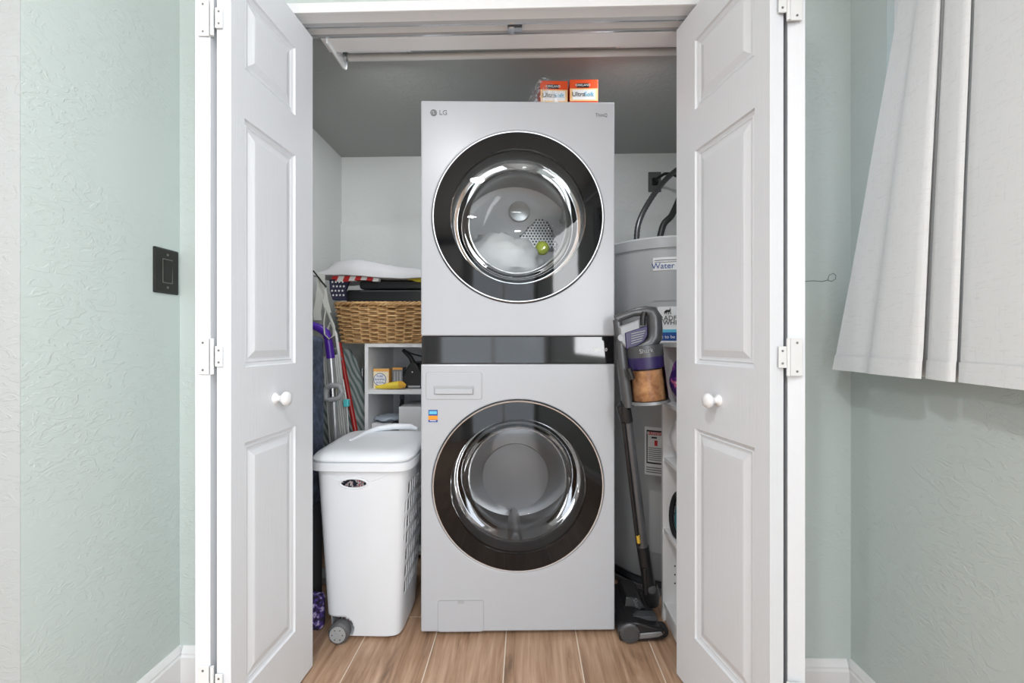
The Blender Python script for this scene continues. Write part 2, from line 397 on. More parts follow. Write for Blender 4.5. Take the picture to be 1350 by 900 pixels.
def round_door(name, cz, parts, tint, y=-.002):
    d = thing(name, '', None, (0, 0, 0), local=True); del d['label']; d.parent = tw
    R = .3035
    MB().lathe([(R, .012), (R, -.004), (R - .0025, -.0065), (R - .006, -.006), (R - .006, .012)], 96, (0, 0, cz)).build('trim_ring', 'silver', d, smooth=40)
    # dark glass ring, gently domed, then the clear centre pane
    dome = lambda r: -.0055 - .013 * (1 - (r / R) ** 2)
    MB().lathe([(R - .006, -.004), (R - .0065, dome(R - .006)), *[(r, dome(r)) for r in (.27, .25, .238)], (.238, .012)], 96, (0, 0, cz)).build('dark_glass_ring', 'black_glass', d, smooth=40)
    MB().lathe([(r, dome(r) if r > .01 else dome(0)) for r in (.238, .21, .18, .15, .12, .09, .06, .03, .004)], 96, (0, 0, cz), cap1=True).build('door_pane', tint, d, smooth=60)
    # moulded bowl behind the pane
    MB().lathe([(.238, .012), (.225, .03), (.212, .06), (.200, .10), (.188, .128), (.165, .150), (.120, .160), (.06, .164), (.003, .165)], 96, (0, 0, cz), cap1=True).build('glass_bowl', 'bowl_glass', d, smooth=60)
    MB().lathe([(.238, .008), (.262, .02), (.268, .05), (.245, .075), (.235, .10)], 80, (0, 0, cz)).build('gasket', 'gasket', d, smooth=60)
    return d
round_door('dryer_door', DZ, None, 'clear_glass')
round_door('washer_door', WZ, None, 'smoked_glass')
def drum(name, cz, depth, back):
    d = thing(name, '', None, local=True); del d['label']; d.parent = tw
    MB().lathe([(.235, .10), (.285, .115), (.285, depth), (.27, depth + .01)], 72, (0, 0, cz)).build('drum_wall', 'drum_steel', d, smooth=40)
    MB().lathe([(.285, depth), (.25, depth + .015), (.12, depth - .012), (.1, depth - .014), (.004, depth - .016)], 72, (0, 0, cz), cap1=True).build('drum_back', back, d, smooth=50)
    for k in range(3):
        a = 2 * PI * k / 3 + .5; c, s_ = math.cos(a), math.sin(a); t = Vector((-s_, 0, c)); nn = Vector((c, 0, s_)); C = Vector((0, 0, cz))
        a0 = [C + nn * .284 + t * .03, C + nn * .235 + t * .008, C + nn * .235 - t * .008, C + nn * .284 - t * .03]
        MB().loft([[p + Vector((0, .16, 0)) for p in a0], [p + Vector((0, depth - .03, 0)) for p in a0]]).build('drum_baffle', 'drum_back', d, bevel=.006)
    return d
dd = drum('dryer_drum', DZ, .52, 'drum_back')
# perforated vent grille and hub on the drum's back wall
gp = MB()
base = [(-.075, -.085), (.09, -.085), (.10, -.06), (.055, .045), (.01, .055), (-.075, -.03)]
G = lambda x, z, y: (.095 + x, y, DZ + .075 + z)
MB().loft([[G(x * 1.08, z * 1.08, .508) for x, z in base], [G(x, z, .488) for x, z in base]]).build('vent_plate', 'drum_steel', dd, bevel=.004)
for i in range(12):
    for j in range(11):
        x, z = -.07 + i * .0145 + (j % 2) * .007, -.078 + j * .0125
        inside = False; k = len(base) - 1
        for a in range(len(base)):
            (xa, za), (xb, zb) = base[a], base[k]
            if (za > z) != (zb > z) and x < (xb - xa) * (z - za) / (zb - za) + xa: inside = not inside
            k = a
        if inside: gp.cyl(G(x, z, .4865), G(x, z, .489), .0045, n=8)
o = gp.build('vent_holes', 'dark_hole', dd); o['kind'] = 'stuff'
MB().lathe([(.05, .0), (.046, -.012), (.03, -.016), (.004, -.017)], 40, (.02, .505, DZ + .165), cap1=True).build('hub', 'drum_steel', dd, smooth=40)
wd_ = drum('washer_drum', WZ, .46, 'drum_steel')
MB().lathe([(.15, .45), (.148, .438), (.12, .432), (.004, .43)], 60, (0, 0, WZ - .10), cap1=True).build('drum_hub', 'drum_back', wd_, smooth=40)  # pale disc on the drum back stands in for the glass bowl's end
# detergent drawer, filter hatch, sticker, lettering
TX = lambda px: (px - 683) / 373.0
TZ = lambda py: (838 - py) / 373.0
def frame_rr(x0, x1, z0, z1, r, wd, y0, y1):
    a, b2 = rrect(x0, x1, z0, z1, r), rrect(x0 + wd, x1 - wd, z0 + wd, z1 - wd, max(r - wd, .001))
    return MB().loft([[(x, y1, z) for x, z in a], [(x, y0, z) for x, z in a], [(x, y0, z) for x, z in b2], [(x, y1, z) for x, z in b2]], False, False)
dr = MB().prism([(x, .002, z) for x, z in rrect(TX(562), TX(635), TZ(526), TZ(491), .008)], (0, -.004, 0)).build('detergent_drawer', 'enamel', tw, bevel=.001)
frame_rr(TX(561.2), TX(635.8), TZ(526.8), TZ(490.2), .009, .0022, -.0008, .001).build('drawer_gap', 'seam_grey', dr)
MB().loft([[(TX(572), -.0025, TZ(520)), (TX(625), -.0025, TZ(520)), (TX(625), -.0025, TZ(508)), (TX(572), -.0025, TZ(508))],
           [(TX(573), -.0032, TZ(519)), (TX(624), -.0032, TZ(519)), (TX(624), -.0032, TZ(509)), (TX(573), -.0032, TZ(509))]]).build('grip_recess', 'seam_grey', dr)
MB().loft([[(x, -.003, z) for x, z in rrect(TX(573), TX(624), TZ(519.5), TZ(511), .002)], [(x, -.010, z + .001) for x, z in rrect(TX(574), TX(623), TZ(519), TZ(513), .002)]]).build('grip', 'enamel', dr, bevel=.001)
fh = MB().prism([(x, .001, z) for x, z in rrect(TX(578), TX(637), TZ(831), TZ(791), .008)], (0, -.0025, 0)).build('filter_hatch', 'enamel', tw)
frame_rr(TX(577.2), TX(637.8), TZ(831.8), TZ(790.2), .009, .0016, -.0008, .001).build('hatch_gap', 'seam_grey', fh)
MB().prism([(x, -.001, z) for x, z in rrect(TX(603.5), TX(612), TZ(794.5), TZ(790.8), .002)], (0, -.002, 0)).build('hatch_latch', 'seam_grey', fh)
st = MB().box(TX(565), TX(577), -.0012, 0, TZ(556), TZ(540)).build('energy_sticker', 'blue_print', tw)
MB().box(TX(565), TX(577), -.0018, -.0012, TZ(553), TZ(547.5)).build('orange_band', 'orange_print', st)
MB().box(TX(566), TX(576), -.0018, -.0012, TZ(545.5), TZ(541.5)).build('pale_band', 'light_blue_print', st)
for zz in (554.6,): MB().box(TX(567), TX(575), -.0018, -.0012, TZ(zz), TZ(zz - .8)).build('print_line', 'white_print', st)
# round emblem with stylised face, then LG
E = lambda x, z: (TX(571.8) + x, -.0012, TZ(149.5) + z)
em = MB()
em.lathe([(.0118, 0), (.0118, -.0012), (.0102, -.0012), (.0102, 0)], 32, (TX(571.8), -.0002, TZ(149.5))); 
em_o = em.build('round_emblem', 'grey_print', tw)
MB().lathe([(.0096, -.0002), (.0096, -.0011), (.001, -.0011)], 28, (TX(571.8), 0, TZ(149.5)), cap1=True).build('emblem_face', 'grey_print', em_o)
MB().box(TX(571.8) - .001, TX(571.8) + .0006, -.0018, -.001, TZ(149.5) - .005, TZ(149.5) + .0052).box(TX(571.8) - .001, TX(571.8) + .004, -.0018, -.001, TZ(149.5) - .005, TZ(149.5) - .0036).build('emblem_nose', 'enamel', em_o)
MB().lathe([(.0016, -.001), (.0016, -.0018), (.0002, -.0018)], 10, (TX(571.8) - .0048, 0, TZ(149.5) + .0038), cap1=True).build('emblem_eye', 'enamel', em_o)
fr = lambda x, z, y=-.0008: facing((x, y, z))
text('brand_lettering', 'LG', 'grey_print', tw, .024, fr(TX(584.4), TZ(149.5)))
text('smart_lettering', 'ThinQ', 'grey_print', tw, .0165, fr(TX(793), TZ(151)))
text('badge_number', '10', 'white_print', cp, .017, fr(TX(798), .9985 + .012, .0022))
MB().box(TX(780.5), TX(792.5), .002, .0032, 1.0085, 1.0115).box(TX(783), TX(790.5), .002, .0032, 1.0142, 1.0155).box(TX(784.5), TX(788.5), .002, .0032, 1.0045, 1.0055).build('badge_print', 'white_print', cp)
# laundry and dryer ball inside the dryer drum
TWM = ROOTM[tw][0]
def TL(x, y, z): return TWM @ Vector((x, y, z))
m = mat('laundry_white', lin(225, 226, 228), 0.85, sheen=.2)
def crumple(c, rx, ry, rz, amp, seed, nu=28, nv=18, fr_=6.0):
    rings = []
    for i in range(1, nv):
        th = PI * i / nv; ring = []
        for j in range(nu):
            a = 2 * PI * j / nu; d = Vector((math.sin(th) * math.cos(a), math.sin(th) * math.sin(a), math.cos(th)))
            k = 1 + amp * noise.noise(d * fr_ * .5 + Vector((seed, 0, 0))) + amp * .5 * abs(noise.noise(d * fr_ * 1.3 + Vector((0, seed, 0))))
            ring.append((c[0] + d.x * rx * k, c[1] + d.y * ry * k, c[2] + d.z * rz * k))
        rings.append(ring)
    return MB().loft(rings[::-1])
c = TL(-.07, .335, DZ - .115)
tag(crumple(c, .165, .115, .125, .28, 3.1).build('laundry_bundle', 'laundry_white', smooth=80), 'crumpled white laundry inside the dryer drum', 'laundry')
c = TL(.115, .36, DZ - .035)
m = mat('ball_print', lin(60, 110, 200), .6)
setcol(m, ramp(m, ntex(m, coords(m), 9, 0), [(.47, lin(190, 205, 60)), (.5, lin(50, 90, 190))], 'CONSTANT'))
tag(crumple(c, .03, .03, .03, .05, 1.0, 20, 14).build('dryer_ball', 'ball_print', smooth=80), 'small green and blue ball in the dryer drum', 'ball')
# ------------------------------------------------------------------ orange boxes on the tower
mat('box_orange', lin(232, 84, 34), 0.45); mat('box_cream', lin(243, 205, 150), 0.5)
TOPZ = 1.8905
def soft_box(px0, px1, ytop, label, rot, yy):
    x0, x1 = TX(px0), TX(px1); zt = (838 - ytop) / 373.0
    cx = (x0 + x1) / 2; wd = (x1 - x0) * (1.582 + yy) / 1.582; cx *= (1.582 + yy) / 1.582
    p = TL(cx, yy, TOPZ); hgt = .122
    b2 = thing('fabric_softener_box', label, 'box', p, ROOTM[tw][0].to_euler().z + rot, 'orange boxes on the tower', local=True)
    hw = wd / 2
    MB().box(-hw, hw, 0, .11, 0, hgt).build('carton', 'box_orange', b2, bevel=.0015)
    MB().box(-hw + .001, hw - .001, -.0008, 0, .042, .088).build('cream_panel', 'box_cream', b2)
    MB().box(-hw * .5, hw * .35, -.0016, 0, .092, .107).build('brand_bar', 'black_print', b2)
    text('brand_lettering', 'KIRKLAND', 'white_print', b2, .0115, facing((-hw * .075, -.002, .0995)))
    MB().box(-hw * .8, hw * .8, -.0014, 0, .047, .083).build('name_panel', 'white_print', b2)
    t1 = text('name_lettering', 'Ultra', 'black_print', b2, .0235, facing((-hw * .38, -.0019, .066)))
    text('name_lettering', 'Soft', 'light_blue_print', b2, .0235, facing((hw * .36, -.0019, .066)))
    MB().prism([(.022 * math.cos(a * PI / 8), -.0001, .028 + .006 * math.sin(a * PI / 8)) for a in range(16)], (0, -.0012, 0)).build('oval_badge', 'white_print', b2)
    return b2
soft_box(713, 749.5, 107, 'orange fabric softener box wrapped in clear film on the tower', 0.02, .085)
soft_box(752, 789.5, 109, 'orange fabric softener box without film on the tower', -0.03, .075)
# torn clear film standing around the first box
rings = []
p0 = TL(TX(727) * 1.06, .14, TOPZ)
for i in range(7):
    v = i / 6; ring = []
    for j in range(36):
        a = 2 * PI * j / 36; k = 1 + .12 * noise.noise(Vector((math.cos(a) * 2, math.sin(a) * 2, v * 3)))
        flare = .063 + .012 * math.sin(v * 5)
        ring.append((p0.x - .012 * (1 - v) - .01 + flare * 1.05 * k * math.cos(a) * (1 - .55 * max(0, v - .75) * 3), p0.y + .08 * k * math.sin(a) * (1 - .5 * max(0, v - .75) * 3), TOPZ + .002 + v * .132 + .013 * math.sin(3 * a + 1) * v + .006 * math.sin(8 * a) * v))
    rings.append(ring)
m = bpy.data.materials.new('crinkled_film'); m.use_nodes = True; M['crinkled_film'] = m
n, l = m.node_tree.nodes, m.node_tree.links; n.clear()
o_ = n.new('ShaderNodeOutputMaterial'); x_ = n.new('ShaderNodeMixShader'); t_ = n.new('ShaderNodeBsdfTransparent'); d_ = n.new('ShaderNodeBsdfDiffuse'); d_.inputs[0].default_value = (.85, .86, .9, 1)
tc_ = n.new('ShaderNodeTexCoord'); ns = n.new('ShaderNodeTexNoise'); ns.inputs['Scale'].default_value = 42; ns.inputs['Distortion'].default_value = 2
cr_ = n.new('ShaderNodeValToRGB'); cr_.color_ramp.elements[0].position = .50; cr_.color_ramp.elements[0].color = (.05, .05, .05, 1); cr_.color_ramp.elements[1].position = .68; cr_.color_ramp.elements[1].color = (.55, .55, .55, 1)
l.new(tc_.outputs['Object'], ns.inputs['Vector']); l.new(ns.outputs[0], cr_.inputs[0]); l.new(cr_.outputs[0], x_.inputs[0]); l.new(t_.outputs[0], x_.inputs[1]); l.new(d_.outputs[0], x_.inputs[2]); l.new(x_.outputs[0], o_.inputs[0])
tag(MB().loft(rings, False, False).build('plastic_wrap', 'crinkled_film', smooth=80), 'torn clear plastic wrap around one orange box', 'plastic wrap')

# ------------------------------------------------------------------ closet rod under the ceiling
m = mat('rod_white', lin(206, 208, 208), 0.35)
rd = thing('closet_rod', 'white closet rod on arm brackets behind the door header', 'closet rod', (-.02, 1.46, 2.05))
MB().box(-.665, .62, YB, YB + .068, 2.022, 2.05).build('mounting_board', 'trim_white', rd, bevel=.002)
MB().cyl((-.63, 1.575, 2.05), (.60, 1.575, 2.05), .0125, n=24).build('rod', 'rod_white', rd, smooth=40)
for x in (-.648, .604):
    br = MB().prism([(x, YB + .0, 2.008), (x, 1.57, 2.008), (x, 1.592, 2.016), (x, 1.598, 2.034), (x, 1.59, 2.045), (x, 1.575, 2.05), (x, YB + .0, 2.05)], (.006, 0, 0)).build('arm_bracket', 'trim_white', rd, bevel=.001)
    MB().lathe([(.02, 0), (.02, .01), (.0135, .014), (.0135, 0)], 20, (x + .006, 1.575, 2.05), axis='X').build('rod_socket', 'silver', br, smooth=40)

for i, (x, ln, p) in enumerate(CLOSET_FILLS):  # bodies for the added closet fill lamps, out of view
    lb_ = thing('led_batten', ['slim white light batten on the closet ceiling above the laundry hamper', 'slim white light batten on the closet ceiling above the stick vacuum'][i], 'light fitting', (x, 1.634, CH))
    MB().box(x - ln / 2 - .01, x + ln / 2 + .01, 1.614, 1.654, CH - .03, CH).build('housing', 'trim_white', lb_, bevel=.003)
    MB().box(x - ln / 2, x + ln / 2, 1.619, 1.649, CH - .034, CH - .03).build('diffuser', 'trim_white', lb_)
# ------------------------------------------------------------------ laundry hamper
mat('clip_grey', lin(158, 160, 162), .45); mat('hamper_white', lin(226, 230, 235), 0.32)
HX0, HX1, HY0, HY1, HH = -.738, -.392, 1.493, 1.865, .625
hp = thing('laundry_hamper', 'white plastic wheeled laundry hamper with slotted side and hinged lid', 'laundry hamper', ((HX0 + HX1) / 2, (HY0 + HY1) / 2, 0))
NP = 96
def hring(v, grow=0.0):
    cx, cy = (HX0 + HX1) / 2, (HY0 + HY1) / 2
    sx, sy = (HX1 - HX0) / 2 - .012 - .030 * (1 - v) + grow, (HY1 - HY0) / 2 - .012 - .045 * (1 - v) + grow
    sh = -.004 * (1 - v); pts = []
    for k in range(NP):
        a = 2 * PI * k / NP; c_, s_ = math.cos(a), math.sin(a); e = 2 / 7.0
        pts.append([cx + sh + sx * math.copysign(abs(c_) ** e, c_), cy + sy * math.copysign(abs(s_) ** e, s_)])
    return pts
# resample ring evenly by arc length, starting at +X side centre
def even(pts, n):
    P = [Vector(p) for p in pts]; P.append(P[0]); d = [0]
    for a, b2 in zip(P[:-1], P[1:]): d.append(d[-1] + (b2 - a).length)
    out = []; i = 0
    for k in range(n):
        t = d[-1] * k / n
        while d[i + 1] < t: i += 1
        f_ = (t - d[i]) / max(d[i + 1] - d[i], 1e-9); out.append(P[i].lerp(P[i + 1], f_))
    return out
NR = 92; NQ = 264
rings = [even(hring(i / NR), NQ) for i in range(NR + 1)]
XMX = [max(p.x for p in r) for r in rings]; XMN = [min(p.x for p in r) for r in rings]
vs = [(p.x, p.y, .012 + (HH - .012) * i / NR) for i, r in enumerate(rings) for p in r]
fs = []
for i in range(NR):
    for j in range(NQ):
        x, y = rings[i][j].x, rings[i][j].y; z = .012 + (HH - .012) * (i + .5) / NR
        right = x > XMX[i] - .006; left = x < XMN[i] + .006
        fy = (y - HY0) / (HY1 - HY0)
        if (right or left) and .14 < fy < .88 and 20 <= i < 83 and (i - 20) % 9 < 6 and j % 7 < 4: continue
        # hand hole in the front panel
        xm = (x - (-.585)) / .046; zm = (z - .556) / .0165
        if y < HY0 + .06 and xm * xm + zm * zm < 1 : continue
        # wheel notch at the lower corner towards the switch wall
        if y < HY0 + .11 and (x < -.642 and z < .076 or (x + .642) ** 2 + (z - .0365) ** 2 < .0415 ** 2): continue
        a, b2 = i * NQ + j, i * NQ + (j + 1) % NQ
        fs.append((a, b2, b2 + NQ, a + NQ))
fs.append(tuple(range(NQ))[::-1])
MB().add(vs, fs).build('hamper_body', 'hamper_white', hp, smooth=50, solid=.0035)
# shallow swag moulded under the rim
def hfront(x, z):                          # front surface of the hamper body at a given x, z
    r = [p for p in hring((z - .012) / (HH - .012)) if p[1] < (HY0 + HY1) / 2]; r.sort()
    for p, q in zip(r[:-1], r[1:]):
        if p[0] <= x <= q[0]: return p[1] + (q[1] - p[1]) * (x - p[0]) / max(q[0] - p[0], 1e-9)
    return r[0][1]
P_ = []
for q in range(41):
    a = 2 * PI * q / 40; x, z = -.585 + .047 * math.cos(a), .556 + .0175 * math.sin(a); P_.append((x, hfront(x, z) - .0004, z))
MB().tube(P_, .0036, 8, caps=False).build('hand_hole_rim', 'hamper_white', hp, smooth=60)
for rng in ((-.98, -.44), (.40, .98)):
    P_ = []
    for q in range(13):
        t_ = rng[0] + (rng[1] - rng[0]) * q / 12; x = -.585 + .112 * t_ if t_ < 0 else -.585 + .135 * t_; z = .598 - .04 * (1 - t_ * t_)
        P_.append((x, hfront(x, z) - .0008, z))
    MB().tube(P_, .0018, 6).build('swag_rib', 'hamper_white', hp, smooth=60)
R0, R1 = even(hring(1, .004), 96), even(hring(1, .016), 96)
ri = even(hring(1, -.006), 96)
MB().loft([[(p.x, p.y, .598) for p in R0], [(p.x, p.y, .602) for p in R1], [(p.x, p.y, .628) for p in R1], [(p.x, p.y, .634) for p in R0], [(p.x, p.y, .634) for p in ri], [(p.x, p.y, .60) for p in ri]], False, False).build('rim', 'hamper_white', hp, smooth=50)
lid = []
for g, z in ((.015, .634), (.016, .640), (.006, .652), (-.012, .660), (-.03, .663), (-.06, .664), (-.12, .664)):
    lid.append([(p.x, p.y, z + .012 * max(0, (p.y - HY0) / (HY1 - HY0))) for p in even(hring(1, g), 96)])
ld = MB().loft(lid, True, True).build('lid', 'hamper_white', hp, smooth=50)
MB().tube([(-.655, 1.66, .668), (-.64, 1.77, .674), (-.60, 1.815, .684), (-.54, 1.83, .690), (-.47, 1.83, .690), (-.44, 1.82, .682)], [.006, .009, .012, .013, .012, .006], 10, flat=1.0).build('lid_handle_ridge', 'hamper_white', ld, smooth=60)
for (x, y0) in ((-.642, HY0 + .022), (-.642, HY1 - .10)):
    wl = MB().lathe([(.012, .0), (.030, -.002), (.036, .004), (.036, .03), (.012, .032)], 32, (x, y0, .0365), cap0=True, cap1=True).build('wheel', 'gasket', hp, smooth=40)
    MB().lathe([(.028, -.001), (.027, -.005), (.010, -.005), (.009, -.008), (.001, -.008)], 28, (x, y0, .0365), cap1=True).build('wheel_hub', 'clip_grey', wl, smooth=30)
    for q in range(6): MB().cyl((x + .018 * math.cos(q * PI / 3), y0 - .0056, .0365 + .018 * math.sin(q * PI / 3)), (x + .018 * math.cos(q * PI / 3), y0 - .004, .0365 + .018 * math.sin(q * PI / 3)), .002, n=8).build('hub_hole', 'dark_hole', wl)
m = mat('mixed_laundry', lin(120, 100, 105), 0.9)
setcol(m, ramp(m, ntex(m, coords(m), 55, 2), [(.36, lin(34, 36, 52)), (.44, lin(196, 186, 188)), (.50, lin(150, 50, 62)), (.54, lin(226, 224, 222)), (.60, lin(28, 28, 40))], 'CONSTANT'))
lb = MB().loft([[(p.x, p.y, z) for p in even(hring(v, -.020), 64)] for v, z in ((.05, .05), (.5, .32), (.9, .575), (.95, .585))])
tag(lb.build('hamper_laundry', 'mixed_laundry', smooth=60), 'patterned clothes showing through the hamper hand hole and slots', 'laundry')

# ------------------------------------------------------------------ white cube shelf behind the hamper
mat('melamine', lin(228, 229, 230), 0.45); mat('melamine_shade', lin(214, 215, 216), 0.5)
SX0, SX1, SY0, SY1, SH = -.770, -.412, 2.124, 2.54, 1.030
sh = thing('cube_shelf', 'white open cube shelf under the wicker basket', 'shelf unit', ((SX0 + SX1) / 2, (SY0 + SY1) / 2, 0))
t = .017
for x in (SX0, SX1 - t): MB().box(x, x + t, SY0, SY1, 0, SH - t).build('side_panel', 'melamine', sh, bevel=.0008)
MB().box(SX0, SX1, SY0, SY1, SH - t, SH).build('top_panel', 'melamine', sh, bevel=.0008)
SHELVES = [.02, .26, .535, .788]
for z in SHELVES: MB().box(SX0 + t, SX1 - t, SY0 + .001, SY1 - .006, z, z + .02).build('shelf', 'melamine', sh, bevel=.0008)
MB().box(SX0 + t, SX1 - t, SY1 - .006, SY1, 0, SH - t).build('back_panel', 'melamine_shade', sh)
z1 = .8085; z2 = .5555
# baking soda carton
mat('carton_orange', lin(232, 170, 90), .55); mat('carton_cream', lin(240, 226, 196), .55)
def crate(name, label, cat, x0, x1, y0, y1, z0, z1, m, bevel=.001):
    o = thing(name, label, cat, ((x0 + x1) / 2, (y0 + y1) / 2, z0)); MB().box(x0, x1, y0, y1, z0, z1).build('carton', m, o, bevel=bevel); return o
k = crate('baking_soda_box', 'orange and cream carton with round blue badge on the white shelf', 'box', -.743, -.668, 2.17, 2.22, z1, z1 + .098, 'carton_cream')
MB().box(-.743, -.668, 2.1688, 2.17, z1 + .085, z1 + .098).box(-.6685, -.6665, 2.17, 2.22, z1, z1 + .098).build('orange_band', 'carton_orange', k)
MB().lathe([(.031, 2.1685), (.031, 2.167), (.001, 2.167)], 28, (-.71, 0, z1 + .046), cap1=True).build('round_badge', 'white_print', k)
MB().lathe([(.031, 2.1685), (.031, 2.1664), (.0285, 2.1664), (.0285, 2.1685)], 28, (-.71, 0, z1 + .046)).build('badge_ring', 'blue_print', k)
for i, s_ in enumerate(('PURE', 'BAKING', 'SODA')): text('badge_lettering', s_, 'blue_print', k, .014, facing((-.71, 2.1665, z1 + .061 - i * .015)))
m = mat('grey_pack', lin(120, 122, 128), .5)
k = crate('grey_carton', 'small grey and brown carton beside the baking soda box', 'box', -.655, -.605, 2.19, 2.26, z1, z1 + .103, 'grey_pack')
MB().box(-.655, -.605, 2.1888, 2.19, z1 + .092, z1 + .103).build('brown_flap', 'carton_orange', k)
for i in range(3): MB().box(-.648 + i * .014, -.640 + i * .014, 2.1888, 2.19, z1 + .015, z1 + .085).build('pale_stripe', 'seam_grey', k)
mat('sponge_yellow', lin(232, 205, 70), .7); mat('sponge_orange', lin(224, 170, 60), .7)
sc_ = thing('cleaning_cloth', 'folded yellow cleaning cloth at the front edge of the shelf', 'cloth', (-.65, 2.145, z1))
MB().tube([(-.725, 2.148, z1 + .011), (-.69, 2.146, z1 + .013), (-.65, 2.148, z1 + .018), (-.61, 2.15, z1 + .022)], [.006, .011, .016, .019], 12).build('folded_body', 'sponge_yellow', sc_, smooth=60)
MB().tube([(-.612, 2.15, z1 + .022), (-.595, 2.152, z1 + .021), (-.58, 2.155, z1 + .016)], [.0192, .017, .008], 12).build('folded_end', 'sponge_orange', sc_, smooth=60)
mat('matte_black', lin(34, 34, 36), .55); mat('soft_black', lin(26, 26, 28), .8); mat('charcoal', lin(70, 72, 75), .45)
# black handheld steamer
bs = thing('garment_steamer', 'black handheld steamer with angular handle on the white shelf', 'steamer', (-.53, 2.20, z1))
B = lambda px, py, y=2.19: Vector((W(px, py, y * 1.0).x, y, W(px, py, y).z))
pts = [B(538, 513), (B(556, 513)), B(560, 508), B(557, 497), B(549, 481), B(545, 477), B(541, 477), B(537, 482), B(529, 497), B(527, 505), B(531, 512)]
MB().prism(pts, (0, .075, 0)).build('steamer_body', 'matte_black', bs, bevel=.012, segs=3)
MB().tube([B(546, 483, 2.22), B(540, 471, 2.22), B(530, 461, 2.22)], [.014, .011, .009], 10).build('handle', 'matte_black', bs, smooth=60)
MB().tube([B(530, 461, 2.22), B(541, 466, 2.22), B(556, 470, 2.22), B(566, 472, 2.22)], [.006, .004, .004, .004], 8).build('strap', 'matte_black', bs, smooth=60)
MB().tube([B(548, 478, 2.22), B(560, 477, 2.22)], .007, 8).build('nozzle', 'matte_black', bs, smooth=60)
MB().box(B(537, 0).x, B(553, 0).x, 2.186, 2.2, z1 + .005, z1 + .014).build('base_strip', 'seam_grey', bs, bevel=.002)
MB().lathe([(.0035, 0), (.0035, -.002), (.0005, -.002)], 10, (B(542.6, 0).x, 2.19, B(0, 490.5).z), cap1=True).build('indicator_dot', 'white_print', bs)
mat('paper_white', lin(226, 226, 228), .6); mat('mag_grey', lin(150, 152, 156), .5); mat('cloth_bluegrey', lin(168, 178, 190), .85)
k = crate('paper_carton', 'white printed carton under a folded cloth in the lower shelf bay', 'box', -.748, -.655, 2.16, 2.32, z2, z2 + .085, 'paper_white')
MB().box(-.6552, -.6542, 2.16, 2.32, z2, z2 + .085).build('grey_side', 'mag_grey', k)
MB().box(-.735, -.668, 2.1588, 2.16, z2 + .05, z2 + .06).box(-.74, -.70, 2.1588, 2.16, z2 + .02, z2 + .024).box(-.69, -.668, 2.1588, 2.16, z2 + .02, z2 + .024).build('print_line', 'mag_grey', k)
tag(crumple((-.685, 2.23, z2 + .103), .062, .07, .017, .25, 5.2).build('folded_cloth', 'cloth_bluegrey', smooth=80), 'folded pale blue-grey cloth on the white printed carton', 'cloth')
crate('white_carton', 'plain white carton beside the printed carton in the shelf', 'box', -.608, -.44, 2.135, 2.36, z2, z2 + .17, 'melamine')
k = thing('dark_bottle', 'narrow black bottle between the cartons in the shelf', 'bottle', (-.632, 2.28, z2))
MB().lathe([(.018, 0), (.019, .01), (.019, .14), (.010, .17), (.009, .19)], 20, (-.632, 2.28, z2), axis='Z', cap0=True, cap1=True).build('bottle_body', 'soft_black', k, smooth=50)
MB().lathe([(.011, .19), (.011, .21)], 16, (-.632, 2.28, z2), axis='Z', cap0=True, cap1=True).build('cap', 'charcoal', k, smooth=50)

# ------------------------------------------------------------------ wicker basket and what is piled in it
m = mat('wicker', lin(176, 136, 88), .6)
n, l, b = nt(m)
setcol(m, ramp(m, ntex(m, coords(m, (6, 6, 60)), 3, 3, .6), [(.30, lin(96, 66, 36)), (.45, lin(168, 126, 78)), (.60, lin(204, 168, 118)), (.75, lin(222, 192, 146))]))
BX0, BX1, BY0, BY1, BZ0, BZ1 = -.905, -.425, 2.10, 2.45, 1.031, 1.228
bk = thing('wicker_basket', 'rectangular woven wicker basket on the white cube shelf', 'basket', ((BX0 + BX1) / 2, (BY0 + BY1) / 2, BZ0))
def bring(v, off, n):
    g = .022 * (1 - v) - off; p = rrect(BX0 + g, BX1 - g, BY0 + g, BY1 - g, .03, 5)
    return even(p, n)
NST = 36
stk = MB()
for kx in range(NST):
    a, b2 = bring(0, 0, NST)[kx], bring(1, 0, NST)[kx]
    stk.tube([(a.x, a.y, BZ0 + .004), (b2.x, b2.y, BZ1 - .012)], .0062, 6)
o = stk.build('stakes', 'wicker', bk, smooth=60); o['kind'] = 'stuff'
wv = MB(); rows = 17
for r in range(rows):
    v = (r + .5) / rows; z = BZ0 + .006 + v * (BZ1 - BZ0 - .028); n_ = NST * 4; base_ = bring(v, 0, n_); pts = []
    nx = bring(v, .01, n_)
    for q in range(n_):
        o_ = .0070 * math.sin(PI * (q / 4.0) + (r % 2) * PI) / .01
        p = base_[q].lerp(nx[q], o_); pts.append((p.x, p.y, z + .0018 * noise.noise(Vector((q * .13, r * 3.7, 0)))))
    pts.append(pts[0]); wv.tube(pts,   .0046 + .0012 * random.random(), 6, caps=False)
o = wv.build('weave', 'wicker', bk, smooth=60); o['kind'] = 'stuff'
rim = MB()
for s_ in range(3):
    n_ = 150; base_ = bring(1, .002, n_); pts = []
    for q in range(n_ + 1):
        p = base_[q % n_]; a = q / n_ * 2 * PI * 24 + s_ * 2 * PI / 3
        c0 = Vector(((BX0 + BX1) / 2, (BY0 + BY1) / 2)); d = (p - c0).normalized()
        pts.append((p.x + d.x * .007 * math.cos(a), p.y + d.y * .007 * math.cos(a), BZ1 - .010 + .007 * math.sin(a)))
    rim.tube(pts, .0062, 6, caps=False)
rim.build('braided_rim', 'wicker', bk, smooth=60)
g0 = bring(0, 0, 60); MB().loft([[(p.x, p.y, z) for p in g0] for z in (BZ0, BZ0 + .006)]).build('basket_floor', 'wicker', bk)
